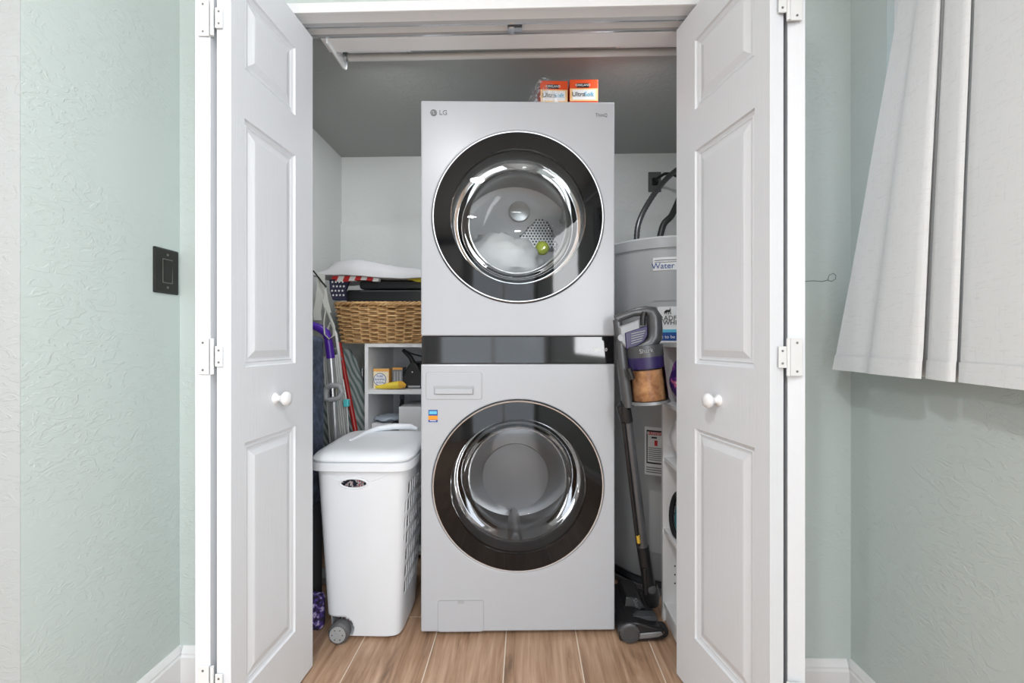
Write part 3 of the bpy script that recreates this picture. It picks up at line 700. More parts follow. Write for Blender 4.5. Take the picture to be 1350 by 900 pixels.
# black case lying in the basket
mat('case_black', lin(30, 31, 33), .3)
kc = thing('black_case', 'flat black storage case lying in the wicker basket', 'case', (-.63, 2.26, 1.20))
MB().prism([(x, 2.125, z) for x, z in rrect(-.86, -.435, 1.205, 1.288, .012)], (0, .28, 0)).build('lower_shell', 'case_black', kc, bevel=.006)
MB().prism([(x, 2.135, z) for x, z in rrect(-.80, -.437, 1.292, 1.333, .014)], (0, .26, 0)).build('upper_shell', 'case_black', kc, bevel=.006)
MB().box(-.79, -.44, 2.1225, 2.14, 1.279, 1.284).build('seam_strip', 'charcoal', kc)
MB().box(-.47, -.445, 2.118, 2.128, 1.255, 1.275).build('clasp', 'silver', kc, bevel=.002)
# flag cloth
mat('flag_red', lin(190, 44, 44), .85); mat('flag_white', lin(222, 222, 220), .85); mat('flag_navy', lin(34, 36, 60), .85)
fg = thing('folded_flag', 'folded flag with red and white stripes and starred navy corner in the basket', 'flag', (-.86, 2.15, 1.24))
for i in range(8):
    x0 = -.925 + i * .0285; f_ = lambda x: 1.347 - .02 * max(0, (x + .9)) * 1.0
    zt, zb = 1.352, 1.328 - .004 * math.sin(i)
    MB().loft([[(x0 + .008, 2.106, zt), (x0 + .0365, 2.106, zt), (x0 + .0365, 2.13, zt), (x0 + .008, 2.13, zt)],
               [(x0, 2.10, zb), (x0 + .0285, 2.10, zb), (x0 + .0285, 2.13, zb), (x0, 2.13, zb)]]).build('stripe', 'flag_red' if i % 2 == 0 else 'flag_white', fg)
cn = MB().loft([[(-.93, 2.098, 1.335), (-.84, 2.11, 1.34), (-.84, 2.135, 1.34), (-.93, 2.125, 1.335)], [(-.925, 2.092, 1.28), (-.855, 2.10, 1.28), (-.855, 2.12, 1.28), (-.925, 2.12, 1.28)], [(-.91, 2.088, 1.236), (-.852, 2.095, 1.236), (-.852, 2.12, 1.236), (-.91, 2.12, 1.236)]]).build('star_corner', 'flag_navy', fg)
for i in range(4):
    for j in range(4):
        x, z = -.914 + i * .0165 + (j % 2) * .006, 1.322 - j * .021
        pts = []
        for q in range(10):
            a = PI / 2 + q * PI / 5; r = .0062 if q % 2 == 0 else .0026; pts.append((x + r * math.cos(a), 2.0905 + (z - 1.25) * .08, z + r * math.sin(a)))
        MB().prism(pts, (0, -.002, 0)).build('star', 'flag_white', cn)
mat('yellow_pack', lin(214, 196, 60), .45)
yp = MB().loft([[(-.585, 2.112, 1.356), (-.46, 2.112, 1.352), (-.46, 2.13, 1.352), (-.585, 2.13, 1.356)], [(-.56, 2.104, 1.335), (-.462, 2.104, 1.328), (-.462, 2.125, 1.328), (-.56, 2.125, 1.335)], [(-.51, 2.102, 1.322), (-.468, 2.102, 1.318), (-.468, 2.12, 1.318), (-.51, 2.12, 1.322)]])
tag(yp.build('yellow_pouch', 'yellow_pack', bevel=.003), 'small yellow pouch tucked under the white linen in the basket', 'pouch')
tag(MB().tube([(-.475, 2.10, 1.352), (-.45, 2.10, 1.345), (-.43, 2.11, 1.33), (-.42, 2.11, 1.30)], .008, 8).build('dark_strap', 'soft_black', smooth=60), 'black strap hanging at the basket end beside the tower', 'strap')
# white linen on top
nx_, ny_ = 44, 26; top, bot = [], []
m = mat('linen_white', lin(192, 192, 194), .9, sheen=.1)
for j in range(ny_ + 1):
    for i in range(nx_ + 1):
        u, v = i / nx_, j / ny_; x = -1.0 + .595 * u; y = 2.075 + .40 * v
        e = min(1, u / .16) * min(1, (1 - u) / .05) * min(1, v / .14 + .12) * min(1, (1 - v) / .1)
        e = max(e, 0) ** .6
        base_ = 1.352 + .006 * math.sin(u * 7) - .012 * u
        ridge = .056 * math.exp(-((u - .42) / .34) ** 2) + .016
        nz = .018 * noise.noise(Vector((u * 4, v * 4, 1.7))) + .026 * (abs(noise.noise(Vector((u * 5 + v * 5, v * 9, 4)))) - .2) + .014 * abs(noise.noise(Vector((u * 9 - v * 7, v * 4, 7))))
        top.append((x + .01 * noise.noise(Vector((v * 6, 0, 9))), y, base_ + .006 + ridge * e + nz * e))
        bot.append((x + .01 * noise.noise(Vector((v * 6, 0, 9))), y, base_ - .002 + .004 * noise.noise(Vector((u * 9, v * 3, 8)))))
mb = MB(); k = nx_ + 1; N_ = len(top); fs = []
for j in range(ny_):
    for i in range(nx_):
        a = j * k + i; fs.append((a, a + 1, a + k + 1, a + k)); fs.append((N_ + a, N_ + a + k, N_ + a + k + 1, N_ + a + 1))
for i in range(nx_): fs.append((i, N_ + i, N_ + i + 1, i + 1)); a = ny_ * k + i; fs.append((a, a + 1, N_ + a + 1, N_ + a))
for j in range(ny_): a = j * k; fs.append((a, a + k, N_ + a + k, N_ + a)); a = j * k + nx_; fs.append((a, N_ + a, N_ + a + k, a + k))
tag(mb.add(top + bot, fs).build('folded_linen', 'linen_white', smooth=70), 'white folded linen heaped over the wicker basket', 'linen')

# ------------------------------------------------------------------ tools beside the basket
m = mat('navy_fabric', lin(58, 70, 96), .8)
setcol(m, ramp(m, ntex(m, coords(m), 28, 4, .7), [(.35, lin(52, 57, 66)), (.55, lin(72, 82, 104)), (.72, lin(98, 108, 126))]))
nb = thing('storage_bag', 'tall dark blue upright storage bag beside the hamper', 'bag', (-.9, 1.68, 0))
MB().prism([(x, 1.62, z) for x, z in rrect(-1.07, -.790, .42, 1.06, .02)], (0, .12, 0)).build('upper_cover', 'navy_fabric', nb, bevel=.012, segs=3)
MB().prism([(x, 1.622, z) for x, z in rrect(-1.07, -.795, .0, .42, .015)], (0, .115, 0)).build('lower_cover', 'charcoal', nb, bevel=.01, segs=3)
m = mat('purple_foil', lin(80, 66, 130), .4)
setcol(m, ramp(m, ntex(m, coords(m), 60, 3), [(.42, lin(46, 44, 60)), (.55, lin(88, 66, 150)), (.62, lin(190, 180, 215))]))
tag(MB().prism([(x, 1.585, z) for x, z in rrect(-.86, -.728, .0, .13, .02)], (0, .03, 0)).build('purple_pouch', 'purple_foil', bevel=.008, segs=3), 'shiny purple pouch on the floor beside the hamper wheel', 'pouch')
# mop with purple handle
mat('mop_purple', lin(74, 34, 150), .35); mat('mop_silver', lin(186, 188, 190), .3, .6)
mp_ = thing('spray_mop', 'spray mop with purple handle and silver pole beside the storage bag', 'mop', (-.72, 1.95, 0))
a0, a1, a2, a3 = W(410, 428, 1.93), W(424, 434, 1.93), W(432.5, 446, 1.93), W(436, 472, 1.935)
MB().tube([a0, W(418, 431, 1.93), a1, W(430, 439, 1.93), a2], [.016, .017, .018, .018, .017], 14).build('grip', 'mop_purple', mp_, smooth=60)
MB().tube([a2, W(434, 456, 1.932), a3], [.017, .018, .018], 14).build('handle', 'mop_purple', mp_, smooth=60)
MB().tube([a3, W(438.5, 505, 1.935), W(446, 640, 1.94), W(451, 745, 1.94)], [.016, .016, .0155, .0155], 14).build('pole', 'mop_silver', mp_, smooth=60)
cl = MB().tube([W(431, 511, 1.905), W(437, 508, 1.895), W(447, 508.5, 1.90), W(451, 516, 1.905), W(447, 524, 1.905), W(436, 527, 1.90), W(430, 526, 1.905), W(429, 518, 1.905), W(431, 511, 1.905)], .0115, 10).build('clip', 'clip_grey', mp_, smooth=60)
MB().cyl(W(438, 511, 1.92), W(438.5, 523, 1.92), .018, n=16).build('clip_button', 'silver', cl, smooth=40)
e = W(451, 745, 1.94); MB().cyl((e.x, e.y, .075), (e.x, e.y - .01, .03), .015, .02, 12).box(e.x - .13, e.x + .05, 1.885, 1.965, 0, .035).build('mop_head', 'clip_grey', mp_, bevel=.008)
# striped slatted rack
mat('rack_white', lin(214, 215, 214), .5); mat('rack_shade', lin(120, 124, 122), .7)
rk = thing('drying_rack', 'folded white slatted drying rack leaning between mop and red pole', 'drying rack', (-.86, 2.0, 0))
for i in range(9):
    f_ = i / 8
    p0, p1 = W(426.5 + 20 * f_, 470 - 3 * f_, 2.02), W(447 + 29 * f_, 741, 2.08)
    d = Vector((.0031, 0, 0))
    MB().loft([[p0 - d, p0 + d, p0 + d + Vector((0, .012, 0)), p0 - d + Vector((0, .012, 0))], [p1 - d, p1 + d, p1 + d + Vector((0, .012, 0)), p1 - d + Vector((0, .012, 0))]]).build('slat', 'rack_white', rk)
for f_ in (.02, .30, .55, .85):
    p0, p1 = W(424.5 + 21 * f_, 470 + 282 * f_, 2.03 + .05 * f_), W(448.5 + 31 * f_, 467 + 285 * f_, 2.03 + .05 * f_)
    MB().tube([p0 + Vector((0, .016, 0)), p1 + Vector((0, .016, 0))], .006, 8).build('crossbar', 'rack_shade', rk)
MB().tube([W(431, 470, 2.06), W(430, 440, 2.06), W(436, 424, 2.06), W(443, 440, 2.06), W(447, 468, 2.06)], .007, 8).build('top_loop', 'rack_white', rk, smooth=60)
mat('teal_clip', lin(90, 200, 205), .45)
a = W(457, 531, 1.98); tag(MB().box(a.x - .011, a.x + .011, a.y - .012, a.y + .012, a.z - .016, a.z + .016).build('teal_clip', 'teal_clip', bevel=.003), 'small turquoise clip on a thin rod near the red pole', 'clip')
tag(MB().tube([W(452, 500, 1.995), W(457, 530, 1.995), W(461, 600, 2.01), W(465, 735, 2.02)], .0035, 8).build('thin_rod', 'rack_white', smooth=60), 'thin pale rod carrying the turquoise clip', 'rod')
# ironing board with leaf print
m = mat('leaf_cover', lin(180, 190, 185), .85)
n, l, b = nt(m)
wv_ = n.new('ShaderNodeTexWave'); wv_.bands_direction = 'DIAGONAL'; wv_.inputs['Scale'].default_value = 14; wv_.inputs['Distortion'].default_value = 5; wv_.inputs['Detail'].default_value = 1.0
wv_.inputs['Detail Scale'].default_value = .6
l.new(coords(m, (1.6, 1, .8)), wv_.inputs['Vector']); setcol(m, ramp(m, wv_.outputs['Fac'], [(.25, lin(104, 122, 120)), (.45, lin(140, 152, 150)), (.65, lin(172, 180, 178))]))
ib = thing('ironing_board', 'leaf-patterned ironing board standing behind the red pole', 'ironing board', (-.92, 2.28, 0))
pts = []
for x, z in [(-1.04, 0.02), (-.80, .02), (-.795, .5), (-.805, .70), (-.835, .85), (-.865, .95), (-.90, 1.0), (-.96, 1.015), (-1.02, .99), (-1.045, .9)]: pts.append((x - .0, 2.255, z))
MB().prism(pts, (0, .03, 0)).build('padded_cover', 'leaf_cover', ib, bevel=.01, segs=3)
MB().box(-1.0, -.84, 2.29, 2.31, .0, .9).build('leg_frame', 'silver', ib, bevel=.004)
# red broom pole
mat('pole_red', lin(150, 28, 26), .35)
rp = thing('broom', 'dark red broom pole leaning under the wicker basket', 'broom', (-.67, 2.03, 0))
q0, q1 = W(447, 452, 2.12), W(471, 580, 2.06); dq = (q1 - q0); q2 = q0 + dq * (q0.z - .06) / (q0.z - q1.z)
MB().tube([q0, q1, q2], [.0105, .012, .012], 12).build('pole', 'pole_red', rp, smooth=60)
MB().loft([[(q2.x - .03, q2.y - .012, .075), (q2.x + .03, q2.y - .012, .075), (q2.x + .03, q2.y + .012, .075), (q2.x - .03, q2.y + .012, .075)], [(q2.x - .06, q2.y - .02, 0), (q2.x + .045, q2.y - .02, 0), (q2.x + .045, q2.y + .02, 0), (q2.x - .06, q2.y + .02, 0)]]).build('brush', 'soft_black', rp)
# hanging straps
mat('strap_beige', lin(176, 176, 170), .85)
hs = thing('hanging_strap', 'pale grey looped strap hanging at the basket corner', 'strap', W(425, 390, 1.98))
def ribbon(path, wd, nm, par, m, th=.003):
    mb = MB(); rings = []
    for px, py, zc, tw_ in path:
        p = W(px, py, zc); d = Vector((math.cos(tw_), math.sin(tw_), 0)) * wd / 2; t_ = Vector((-math.sin(tw_), math.cos(tw_), 0)) * th / 2
        rings.append([p - d - t_, p + d - t_, p + d + t_, p - d + t_])
    return mb.loft(rings).build(nm, m, par, smooth=50)
ribbon([(424, 361, 2.0, .1), (423, 378, 1.98, .2), (421, 395, 1.965, .1), (418, 412, 1.96, .3), (419, 422, 1.96, .4)], .032, 'wide_band', hs, 'strap_beige')
ribbon([(426, 380, 1.985, .5), (429, 398, 1.97, .7), (433, 412, 1.955, .9)], .026, 'short_band', hs, 'strap_beige')
MB().tube([W(430, 405, 1.95), W(427, 425, 1.93), W(428, 441, 1.905), W(434, 447, 1.90), W(440, 442, 1.905), W(440, 430, 1.93), W(435, 418, 1.945), W(430, 405, 1.95)], .006, 8, flat=.5).build('loop', 'strap_beige', hs, smooth=60)
MB().tube([W(413, 357, 2.02), W(418, 363, 2.0), W(424, 371, 1.97), W(430, 378, 1.96)], .0035, 8).build('cord', 'soft_black', hs, smooth=60)

# ------------------------------------------------------------------ water heater
mat('tank_grey', lin(178, 180, 181), .33); mat('pan_grey', lin(96, 98, 100), .45)
HC = Vector((.666, 2.161, 0)); HR = .30; HT = 1.475
wh = thing('water_heater', 'grey cylindrical water heater with brand label behind the stick vacuum', 'water heater', HC)
MB().lathe([(HR - .012, .035), (HR, .05), (HR, HT)], 96, HC, axis='Z', cap0=True).build('tank', 'tank_grey', wh, smooth=40)
MB().lathe([(HR + .004, HT - .045), (HR + .004, HT - .004), (HR - .004, HT + .004), (HR - .06, HT + .012), (.01, HT + .016)], 96, HC, axis='Z', cap1=True).build('top_cap', 'tank_grey', wh, smooth=35)
MB().lathe([(HR + .03, .0), (HR + .035, .03), (HR + .041, .03), (HR + .036, 0)], 72, HC, axis='Z', cap0=True).build('drain_pan', 'pan_grey', wh, smooth=35)
MB().lathe([(HR - .02, .002), (HR - .02, .036)], 60, HC, axis='Z').build('base_ring', 'charcoal', wh, smooth=35)
def curved(a0, a1, z0, z1, off, m, nm, par, n=14):
    rings = []
    for k in range(n + 1):
        a = a0 + (a1 - a0) * k / n; d = Vector((math.cos(a), math.sin(a), 0)); p, q = HC + d * (HR + off), HC + d * (HR - .002)
        rings.append([(p.x, p.y, z0), (p.x, p.y, z1), (q.x, q.y, z1), (q.x, q.y, z0)])
    return MB().loft(rings).build(nm, m, par, smooth=40)
def hang(px, side=None):      # angle on the tank hit by a sight column
    r = (px - 675) / FPX; best = None
    for k in range(2000):
        a = PI + PI * k / 2000; p = HC + Vector((math.cos(a), math.sin(a), 0)) * HR
        xc = p.x * cc + p.y * ss; zc = -p.x * ss + p.y * cc; e_ = abs(xc / zc - r)
        if best is None or e_ < best[0]: best = (e_, a, zc)
    return best[1], best[2]
def curve_text(s_, px, z, size, m, par, off=.0025):
    a, _ = hang(px); d = Vector((math.cos(a), math.sin(a), 0)); t_ = Vector((-math.sin(a), math.cos(a), 0))
    o = text('lettering', s_, m, None, size, Matrix.Identity(4), .0004)
    for v in o.data.vertices:
        aa = a + v.co.x / (HR + off); dd_ = Vector((math.cos(aa), math.sin(aa), 0)); p = HC + dd_ * (HR + off + v.co.z)
        v.co = (p.x, p.y, z + v.co.y)
    o.parent = par
    return o
ha = lambda px: hang(px)[0]
hz = lambda px, py: CAMH - (py - 450) / FPX * hang(px)[1]
# seam line of the jacket, stickers
st1 = curved(ha(861), ha(900), hz(875, 356), hz(875, 339), .0012, 'white_print', 'sticker', wh)
curve_text('Water', 874, hz(875, 350.5), .034, 'blue_print', st1, .0022)
curved(ha(863), ha(899), hz(875, 343.2), hz(875, 342.2), .0018, 'grey_print', 'print_line', st1); curved(ha(863), ha(899), hz(875, 345.8), hz(875, 345), .0018, 'grey_print', 'print_line', st1)
st2 = curved(ha(867), ha(915), hz(880, 452), hz(880, 404), .0012, 'white_print', 'brand_label', wh)
curved(ha(867), ha(915), hz(880, 449), hz(880, 436), .0018, 'blue_print', 'blue_band', st2); curved(ha(867), ha(915), hz(880, 438), hz(880, 434), .0021, 'light_blue_print', 'pale_band', st2)
mat('navy_print', lin(16, 44, 96), .5)
curve_text('BRADFORD', 888, hz(880, 419.5), .027, 'black_print', st2); curve_text('WHITE', 888, hz(880, 425.5), .027, 'black_print', st2)
curve_text('Built to be the Best', 888, hz(880, 444), .019, 'white_print', st2, .003)
# small antlered animal mark
a_ = ha(880); mk = MB()
def MK(x, z):
    aa = a_ + x / HR; d = Vector((math.cos(aa), math.sin(aa), 0)); p = HC + d * (HR + .003); return Vector((p.x, p.y, hz(880, 410.5) + z))
mk.tube([MK(-.012, -.004), MK(-.004, .003), MK(.006, .003), MK(.012, .008)], [.003, .005, .0045, .002], 6)
for (x0, x1) in ((-.008, -.013), (-.003, -.004), (.005, .004), (.008, .014)): mk.tube([MK(x0, .002), MK(x1, -.011)], .0012, 5)
mk.tube([MK(.012, .008), MK(.008, .014), MK(.012, .016)], .001, 5)
mk.build('animal_mark', 'black_print', st2)
curved(ha(861), ha(913), hz(880, 396), hz(880, 394.5), .002, 'seam_grey', 'access_edge', wh)
st3 = curved(ha(850), ha(884), hz(860, 626), hz(860, 563), .0012, 'white_print', 'warning_label', wh)
fb = hz(860, 611); ft = hz(860, 567)
for nm, a0, a1, z0, z1, m_ in (('frame_bar', 852.5, 853.8, fb, ft, 'black_print'), ('frame_bar', 852.5, 884, ft - .006, ft, 'black_print'), ('frame_bar', 852.5, 884, fb, fb + .006, 'black_print')):
    curved(ha(a0), ha(a1), z0, z1, .002, m_, nm, st3)
curved(ha(855), ha(882), hz(860, 573), hz(860, 569), .002, 'red_print', 'red_band', st3)
curve_text('WARNING', 865, hz(860, 571), .016, 'white_print', st3, .003)
curved(ha(859), ha(866), hz(860, 577.5), hz(860, 575.5), .002, 'black_print', 'pictogram', st3); curved(ha(863), ha(867), hz(860, 587), hz(860, 580), .002, 'red_print', 'pictogram', st3)
for i in range(7): curved(ha(855), ha(880), hz(860, 590.8 + i * 2.6), hz(860, 589.8 + i * 2.6), .0018, 'grey_print', 'print_line', st3)
for i in range(3): curved(ha(852), ha(880), hz(860, 616.8 + i * 3), hz(860, 615.6 + i * 3), .0018, 'grey_print', 'print_line', st3)
curved(ha(857), ha(905), hz(865, 728), hz(865, 648), .004, 'tank_grey', 'access_panel', wh)
curved(ha(855.5), ha(906), hz(865, 729.5), hz(865, 646.5), .0015, 'seam_grey', 'panel_edge', wh)
# flexible connectors
mat('hose_steel', lin(96, 97, 99), .35, .8); mat('hose_black', lin(34, 35, 36), .5)
def hose(pts, r, m_, nm, ribs=0):
    P = [Vector(p) for p in pts]; out = []; rs = []
    steps = 14
    for i in range(len(P) - 1):
        p0, p1, p2, p3 = P[max(i - 1, 0)], P[i], P[i + 1], P[min(i + 2, len(P) - 1)]
        for s_ in range(steps):
            t_ = s_ / steps; out.append(.5 * ((2 * p1) + (p2 - p0) * t_ + (2 * p0 - 5 * p1 + 4 * p2 - p3) * t_ * t_ + (3 * p1 - p0 - 3 * p2 + p3) * t_ ** 3))
    out.append(P[-1]); rs = [r * (1 + (ribs if k % 2 else 0)) for k in range(len(out))]
    return MB().tube(out, rs, 12).build(nm, m_, wh, smooth=70)
hose([(W(839, 316, 2.12).x, W(839, 316, 2.12).y, HT), W(841, 298, 2.13), W(852, 272, 2.16), W(872, 243, 2.22), W(892, 224, 2.30), W(912, 212, 2.36)], .0125, 'hose_steel', 'supply_hose', .12)
hose([(W(866, 312, 2.2).x, W(866, 312, 2.2).y, HT), W(874, 298, 2.22), W(886, 283, 2.24), W(897, 258, 2.3), W(905, 238, 2.36)], .016, 'hose_black', 'outlet_hose')
for px, zc in ((839, 2.12), (866, 2.2)):
    p = W(px, 314, zc); MB().lathe([(.021, HT - .005), (.021, HT + .028), (.016, HT + .032)], 6, (p.x, p.y, 0), axis='Z', cap1=True).build('hose_nut', 'silver', wh)
ot = thing('wall_outlet', 'grey outlet plate with black cord high on the closet back wall', 'outlet', (W(863, 240, 2.6).x, CB, 1.96))
p = W(863, 240, 2.6)
mat('outlet_grey', lin(92, 94, 94), .5)
MB().prism([(x, CB, z) for x, z in rrect(p.x - .037, p.x + .037, p.z - .058, p.z + .058, .004)], (0, -.006, 0)).build('plate', 'outlet_grey', ot, bevel=.0015)
MB().box(p.x - .017, p.x + .017, CB - .022, CB - .006, p.z - .02, p.z + .02).build('plug', 'soft_black', ot, bevel=.004)
MB().tube([(p.x, CB - .02, p.z), W(868, 234, 2.5), W(876, 229, 2.45), W(886, 229, 2.42), W(900, 236, 2.40)], .008, 8).build('cord', 'soft_black', ot, smooth=60)

# ------------------------------------------------------------------ white bookcase turned sideways by the curtain-side door
KX0, KX1, KY0, KY1, KH = .512, .80, 1.452, 1.70, 1.02
bc = thing('side_bookcase', 'narrow white bookcase turned sideways beside the stick vacuum', 'bookcase', ((KX0 + KX1) / 2, (KY0 + KY1) / 2, 0))
t = .016
for y in (KY0, KY1 - t): MB().box(KX0, KX1, y, y + t, 0, KH).build('side_panel', 'melamine', bc, bevel=.0008)
KS = [.055, .33, .595, .80]
MB().box(KX0, KX1, KY0 - .0, KY1, KH, KH + .017).build('top_panel', 'melamine', bc, bevel=.0008)
for z in KS: MB().box(KX0 + .004, KX1 - .006, KY0 + t, KY1 - t, z, z + .016).build('shelf', 'melamine', bc, bevel=.0008)
MB().box(KX0 + .01, KX0 + .024, KY0 + t, KY1 - t, 0, .055).build('kick_board', 'melamine', bc)
MB().box(KX1 - .006, KX1, KY0 + t, KY1 - t, 0, KH).build('back_panel', 'melamine_shade', bc)
for z in (.14, .172, .204, .40, .432, .464, .67, .70): MB().cyl((KX0 + .045, KY1 - t - .0006, z), (KX0 + .045, KY1 - t + .001, z), .003, n=8).build('pin_hole', 'dark_hole', bc)
m = mat('purple_bag', lin(110, 60, 130), .4)
setcol(m, ramp(m, ntex(m, coords(m), 22, 2, .5, .6), [(.40, lin(60, 34, 110)), (.50, lin(120, 60, 150)), (.56, lin(220, 120, 160)), (.63, lin(230, 226, 230))], 'CONSTANT'))
tag(crumple((KX0 + .068, 1.622, .816 + .09), .058, .052, .085, .12, 8.8, fr_=3).build('detergent_pouch', 'purple_bag', smooth=80), 'purple and white printed pouch on the bookcase shelf', 'pouch')
mat('bag_white', lin(214, 214, 216), .4)
tag(crumple((KX0 + .072, 1.622, .611 + .085), .06, .05, .078, .15, 2.2, fr_=4).build('white_pouch', 'bag_white', smooth=80), 'crumpled white pouch on the bookcase shelf under the purple one', 'pouch')
mat('teal_strap', lin(40, 110, 120), .6)
kr = thing('coiled_strap', 'dark coil with teal band on the lower bookcase shelf', 'coil', (KX0 + .06, 1.59, .346))
def ringtube(c, R_, r, ax, m_, nm, par):
    pts = []
    for k in range(29):
        a = 2 * PI * k / 28; pts.append((c[0] + (ax * R_ * .25) * math.sin(a), c[1] + R_ * math.cos(a), c[2] + R_ * math.sin(a)))
    return MB().tube(pts, r, 8, caps=False).build(nm, m_, par, smooth=60)
for i, (R_, m_) in enumerate(((.072, 'soft_black'), (.058, 'teal_strap'), (.066, 'soft_black'), (.05, 'charcoal'))): ringtube((KX0 + .03 + i * .016, 1.60, .347 + R_ + .009), R_, .009, .6, m_, 'coil_loop', kr)

# ------------------------------------------------------------------ stick vacuum
mat('vac_grey', lin(84, 85, 87), .32, .4); mat('vac_light', lin(132, 133, 135), .35, .4); mat('vac_black', lin(28, 28, 30), .35)
mat('vac_purple', lin(42, 32, 80), .3); mat('wand_grey', lin(104, 106, 110), .28, .55)
m = mat('dust', lin(190, 140, 96), .9)
setcol(m, ramp(m, ntex(m, coords(m), 18, 4, .6), [(.35, lin(150, 100, 66)), (.55, lin(206, 158, 112)), (.7, lin(226, 190, 150))])); bump(m, ntex(m, coords(m), 60, 4), .6, .01)
vc = thing('stick_vacuum', 'grey and purple cordless stick vacuum standing beside the tower', 'vacuum', (.42, 1.62, 0))
Z5 = lambda x, y, zc=1.50: W(800 + x / 5.295, 390 + y / 5.295, zc)
Z7 = lambda x, y, zc=1.6: W(800 + x / 2.37, 520 + y / 2.37, zc)
# handle loop
MB().tube([Z5(66, 165), Z5(90, 150), Z5(180, 118), Z5(270, 103), Z5(310, 112), Z5(328, 150), Z5(334, 230), Z5(332, 290), Z5(300, 335), Z5(230, 362), Z5(150, 385)],
          [.014, .014, .014, .016, .022, .026, .026, .026, .024, .02, .018], 14).build('handle', 'vac_grey', vc, smooth=60)
MB().tube([Z5(262, 112, 1.49), Z5(252, 150, 1.49), Z5(250, 205, 1.49)], .010, 10).build('trigger', 'vac_black', vc, smooth=60)
sp = MB().tube([Z5(72, 165, 1.505), Z5(92, 300, 1.505), Z5(104, 420, 1.505), Z5(120, 560, 1.505), Z5(140, 700, 1.505), Z5(150, 775, 1.505)], [.015, .017, .018, .019, .020, .020], 14).build('spine', 'vac_grey', vc, smooth=60)
MB().prism([Z5(x, y, 1.485) for x, y in ((84, 212), (235, 155), (240, 300), (140, 372), (98, 330))], (0, .06, 0)).build('motor_housing', 'vac_light', vc, bevel=.006)
lp = MB().prism([Z5(x, y, 1.482) for x, y in ((126, 258), (286, 205), (286, 275), (262, 318), (215, 350), (136, 374))], (0, .05, 0)).build('purple_label', 'vac_purple', vc, bevel=.003)
for i in range(5):
    y = 262 + i * 17; MB().prism([Z5(172, y, 1.4805), Z5(268 - i * 6, y - 22, 1.4805), Z5(268 - i * 6, y - 17, 1.4805), Z5(172, y + 5, 1.4805)], (0, .0015, 0)).build('print_line', 'vac_light', lp)
bt = Z5(100, 292, 1.472); MB().lathe([(.0115, 0), (.0115, -.004), (.0095, -.004), (.0095, 0)], 24, bt).lathe([(.0095, -.001), (.001, -.001)], 24, bt, cap1=True).build('round_button', 'vac_light', vc, smooth=40)
c0, c1 = Z5(258, 345, 1.50), Z5(300, 735, 1.50); ax = (c1 - c0)
def cupseg(f0, f1, r0, r1, m_, nm, par=vc, caps=True): return MB().tube([c0 + ax * f0, c0 + ax * f1], [r0, r1], 36, caps).build(nm, m_, par, smooth=40)
bd = cupseg(.0, .20, .060, .0605, 'vac_grey', 'motor_band')
cupseg(.20, .40, .0595, .059, 'vac_purple', 'purple_band')
dc = cupseg(.40, .98, .0595, .0615, 'cup_plastic', 'dust_cup', caps=False)
cupseg(.43, .96, .050, .053, 'dust', 'dust_fill', dc)
cupseg(.97, 1.02, .064, .066, 'vac_light', 'cup_rim')
MB().tube([Z5(150, 505, 1.455), Z5(178, 580, 1.455)], .010, 8).build('cup_latch', 'vac_black', vc, smooth=60)
text('brand_lettering', 'Shark', 'vac_light', bd, .020, facing(Z5(275, 384, 1.4345), (1, 0, .13)))
MB().tube([Z5(130, 760, 1.51), Z7(52, 40, 1.515), Z7(62, 84, 1.52)], [.022, .024, .022], 14).build('wand_socket', 'vac_black', vc, smooth=50)
MB().tube([Z5(90, 770, 1.50), Z7(44, 60, 1.505)], .010, 10).build('release_latch', 'vac_black', vc, smooth=50)
w0, w1 = Z7(63, 84, 1.52), Z7(112, 472, 1.61)
wd = MB().tube([w0, w1], [.0195, .0195], 24).build('wand', 'wand_grey', vc, smooth=50)
w0b, w1b = Z7(52, 88, 1.503), Z7(98, 470, 1.592); MB().tube([w0b, w1b], .0075, 10).build('wand_strip', 'vac_black', wd, smooth=50)
mat('vac_gold', lin(200, 164, 60), .4)
a, b2 = Z7(97, 440, 1.578), Z7(100, 462, 1.582); MB().tube([a, b2], .0065, 8).build('wand_tab', 'vac_gold', wd)
MB().tube([w1, Z7(126, 560, 1.62), Z7(132, 600, 1.63)], [.022, .022, .024], 16).build('wand_foot', 'vac_black', vc, smooth=50)
MB().tube([Z7(118, 540, 1.60), Z7(122, 620, 1.61)], .008, 8).build('side_bar', 'vac_black', vc, smooth=50)
nk = MB().tube([Z7(134, 590, 1.635), Z7(140, 625, 1.64), Z7(142, 650, 1.65)], [.026, .03, .024], 16).build('neck_joint', 'vac_black', vc, smooth=60)
p = Z7(140, 608, 1.61); MB().lathe([(.016, 0), (.014, -.006), (.001, -.008)], 20, p, cap1=True).build('pivot_cap', 'charcoal', nk, smooth=50)
# floor head lying sideways: roller housing along Y, cap towards the door
hx = .362
prof = [(hx - .036, .004), (hx - .038, .03), (hx - .028, .058), (hx - .004, .072), (hx + .03, .070), (hx + .07, .058), (hx + .11, .05), (hx + .118, .03), (hx + .115, .012), (hx + .03, .004)]
MB().prism([(x, 1.556, z) for x, z in prof], (0, .25, 0)).build('floor_head', 'vac_black', vc, bevel=.006)
MB().lathe([(.034, 0), (.034, -.008), (.030, -.011), (.023, -.011), (.022, -.009), (.001, -.009)], 32, (hx - .002, 1.556, .037), cap1=True).build('roller_cap', 'vac_grey', vc, smooth=40)
MB().prism([(x, 1.555, z) for x, z in ((hx + .03, .018), (hx + .095, .026), (hx + .11, .034), (hx + .105, .044), (hx + .03, .036))], (0, -.006, 0)).build('side_rail', 'vac_light', vc, bevel=.002)
for i in range(4): MB().box(hx + .02, hx + .10, 1.59 + i * .012, 1.595 + i * .012, .056, .0735 - .002 * i).build('fin', 'charcoal', vc)
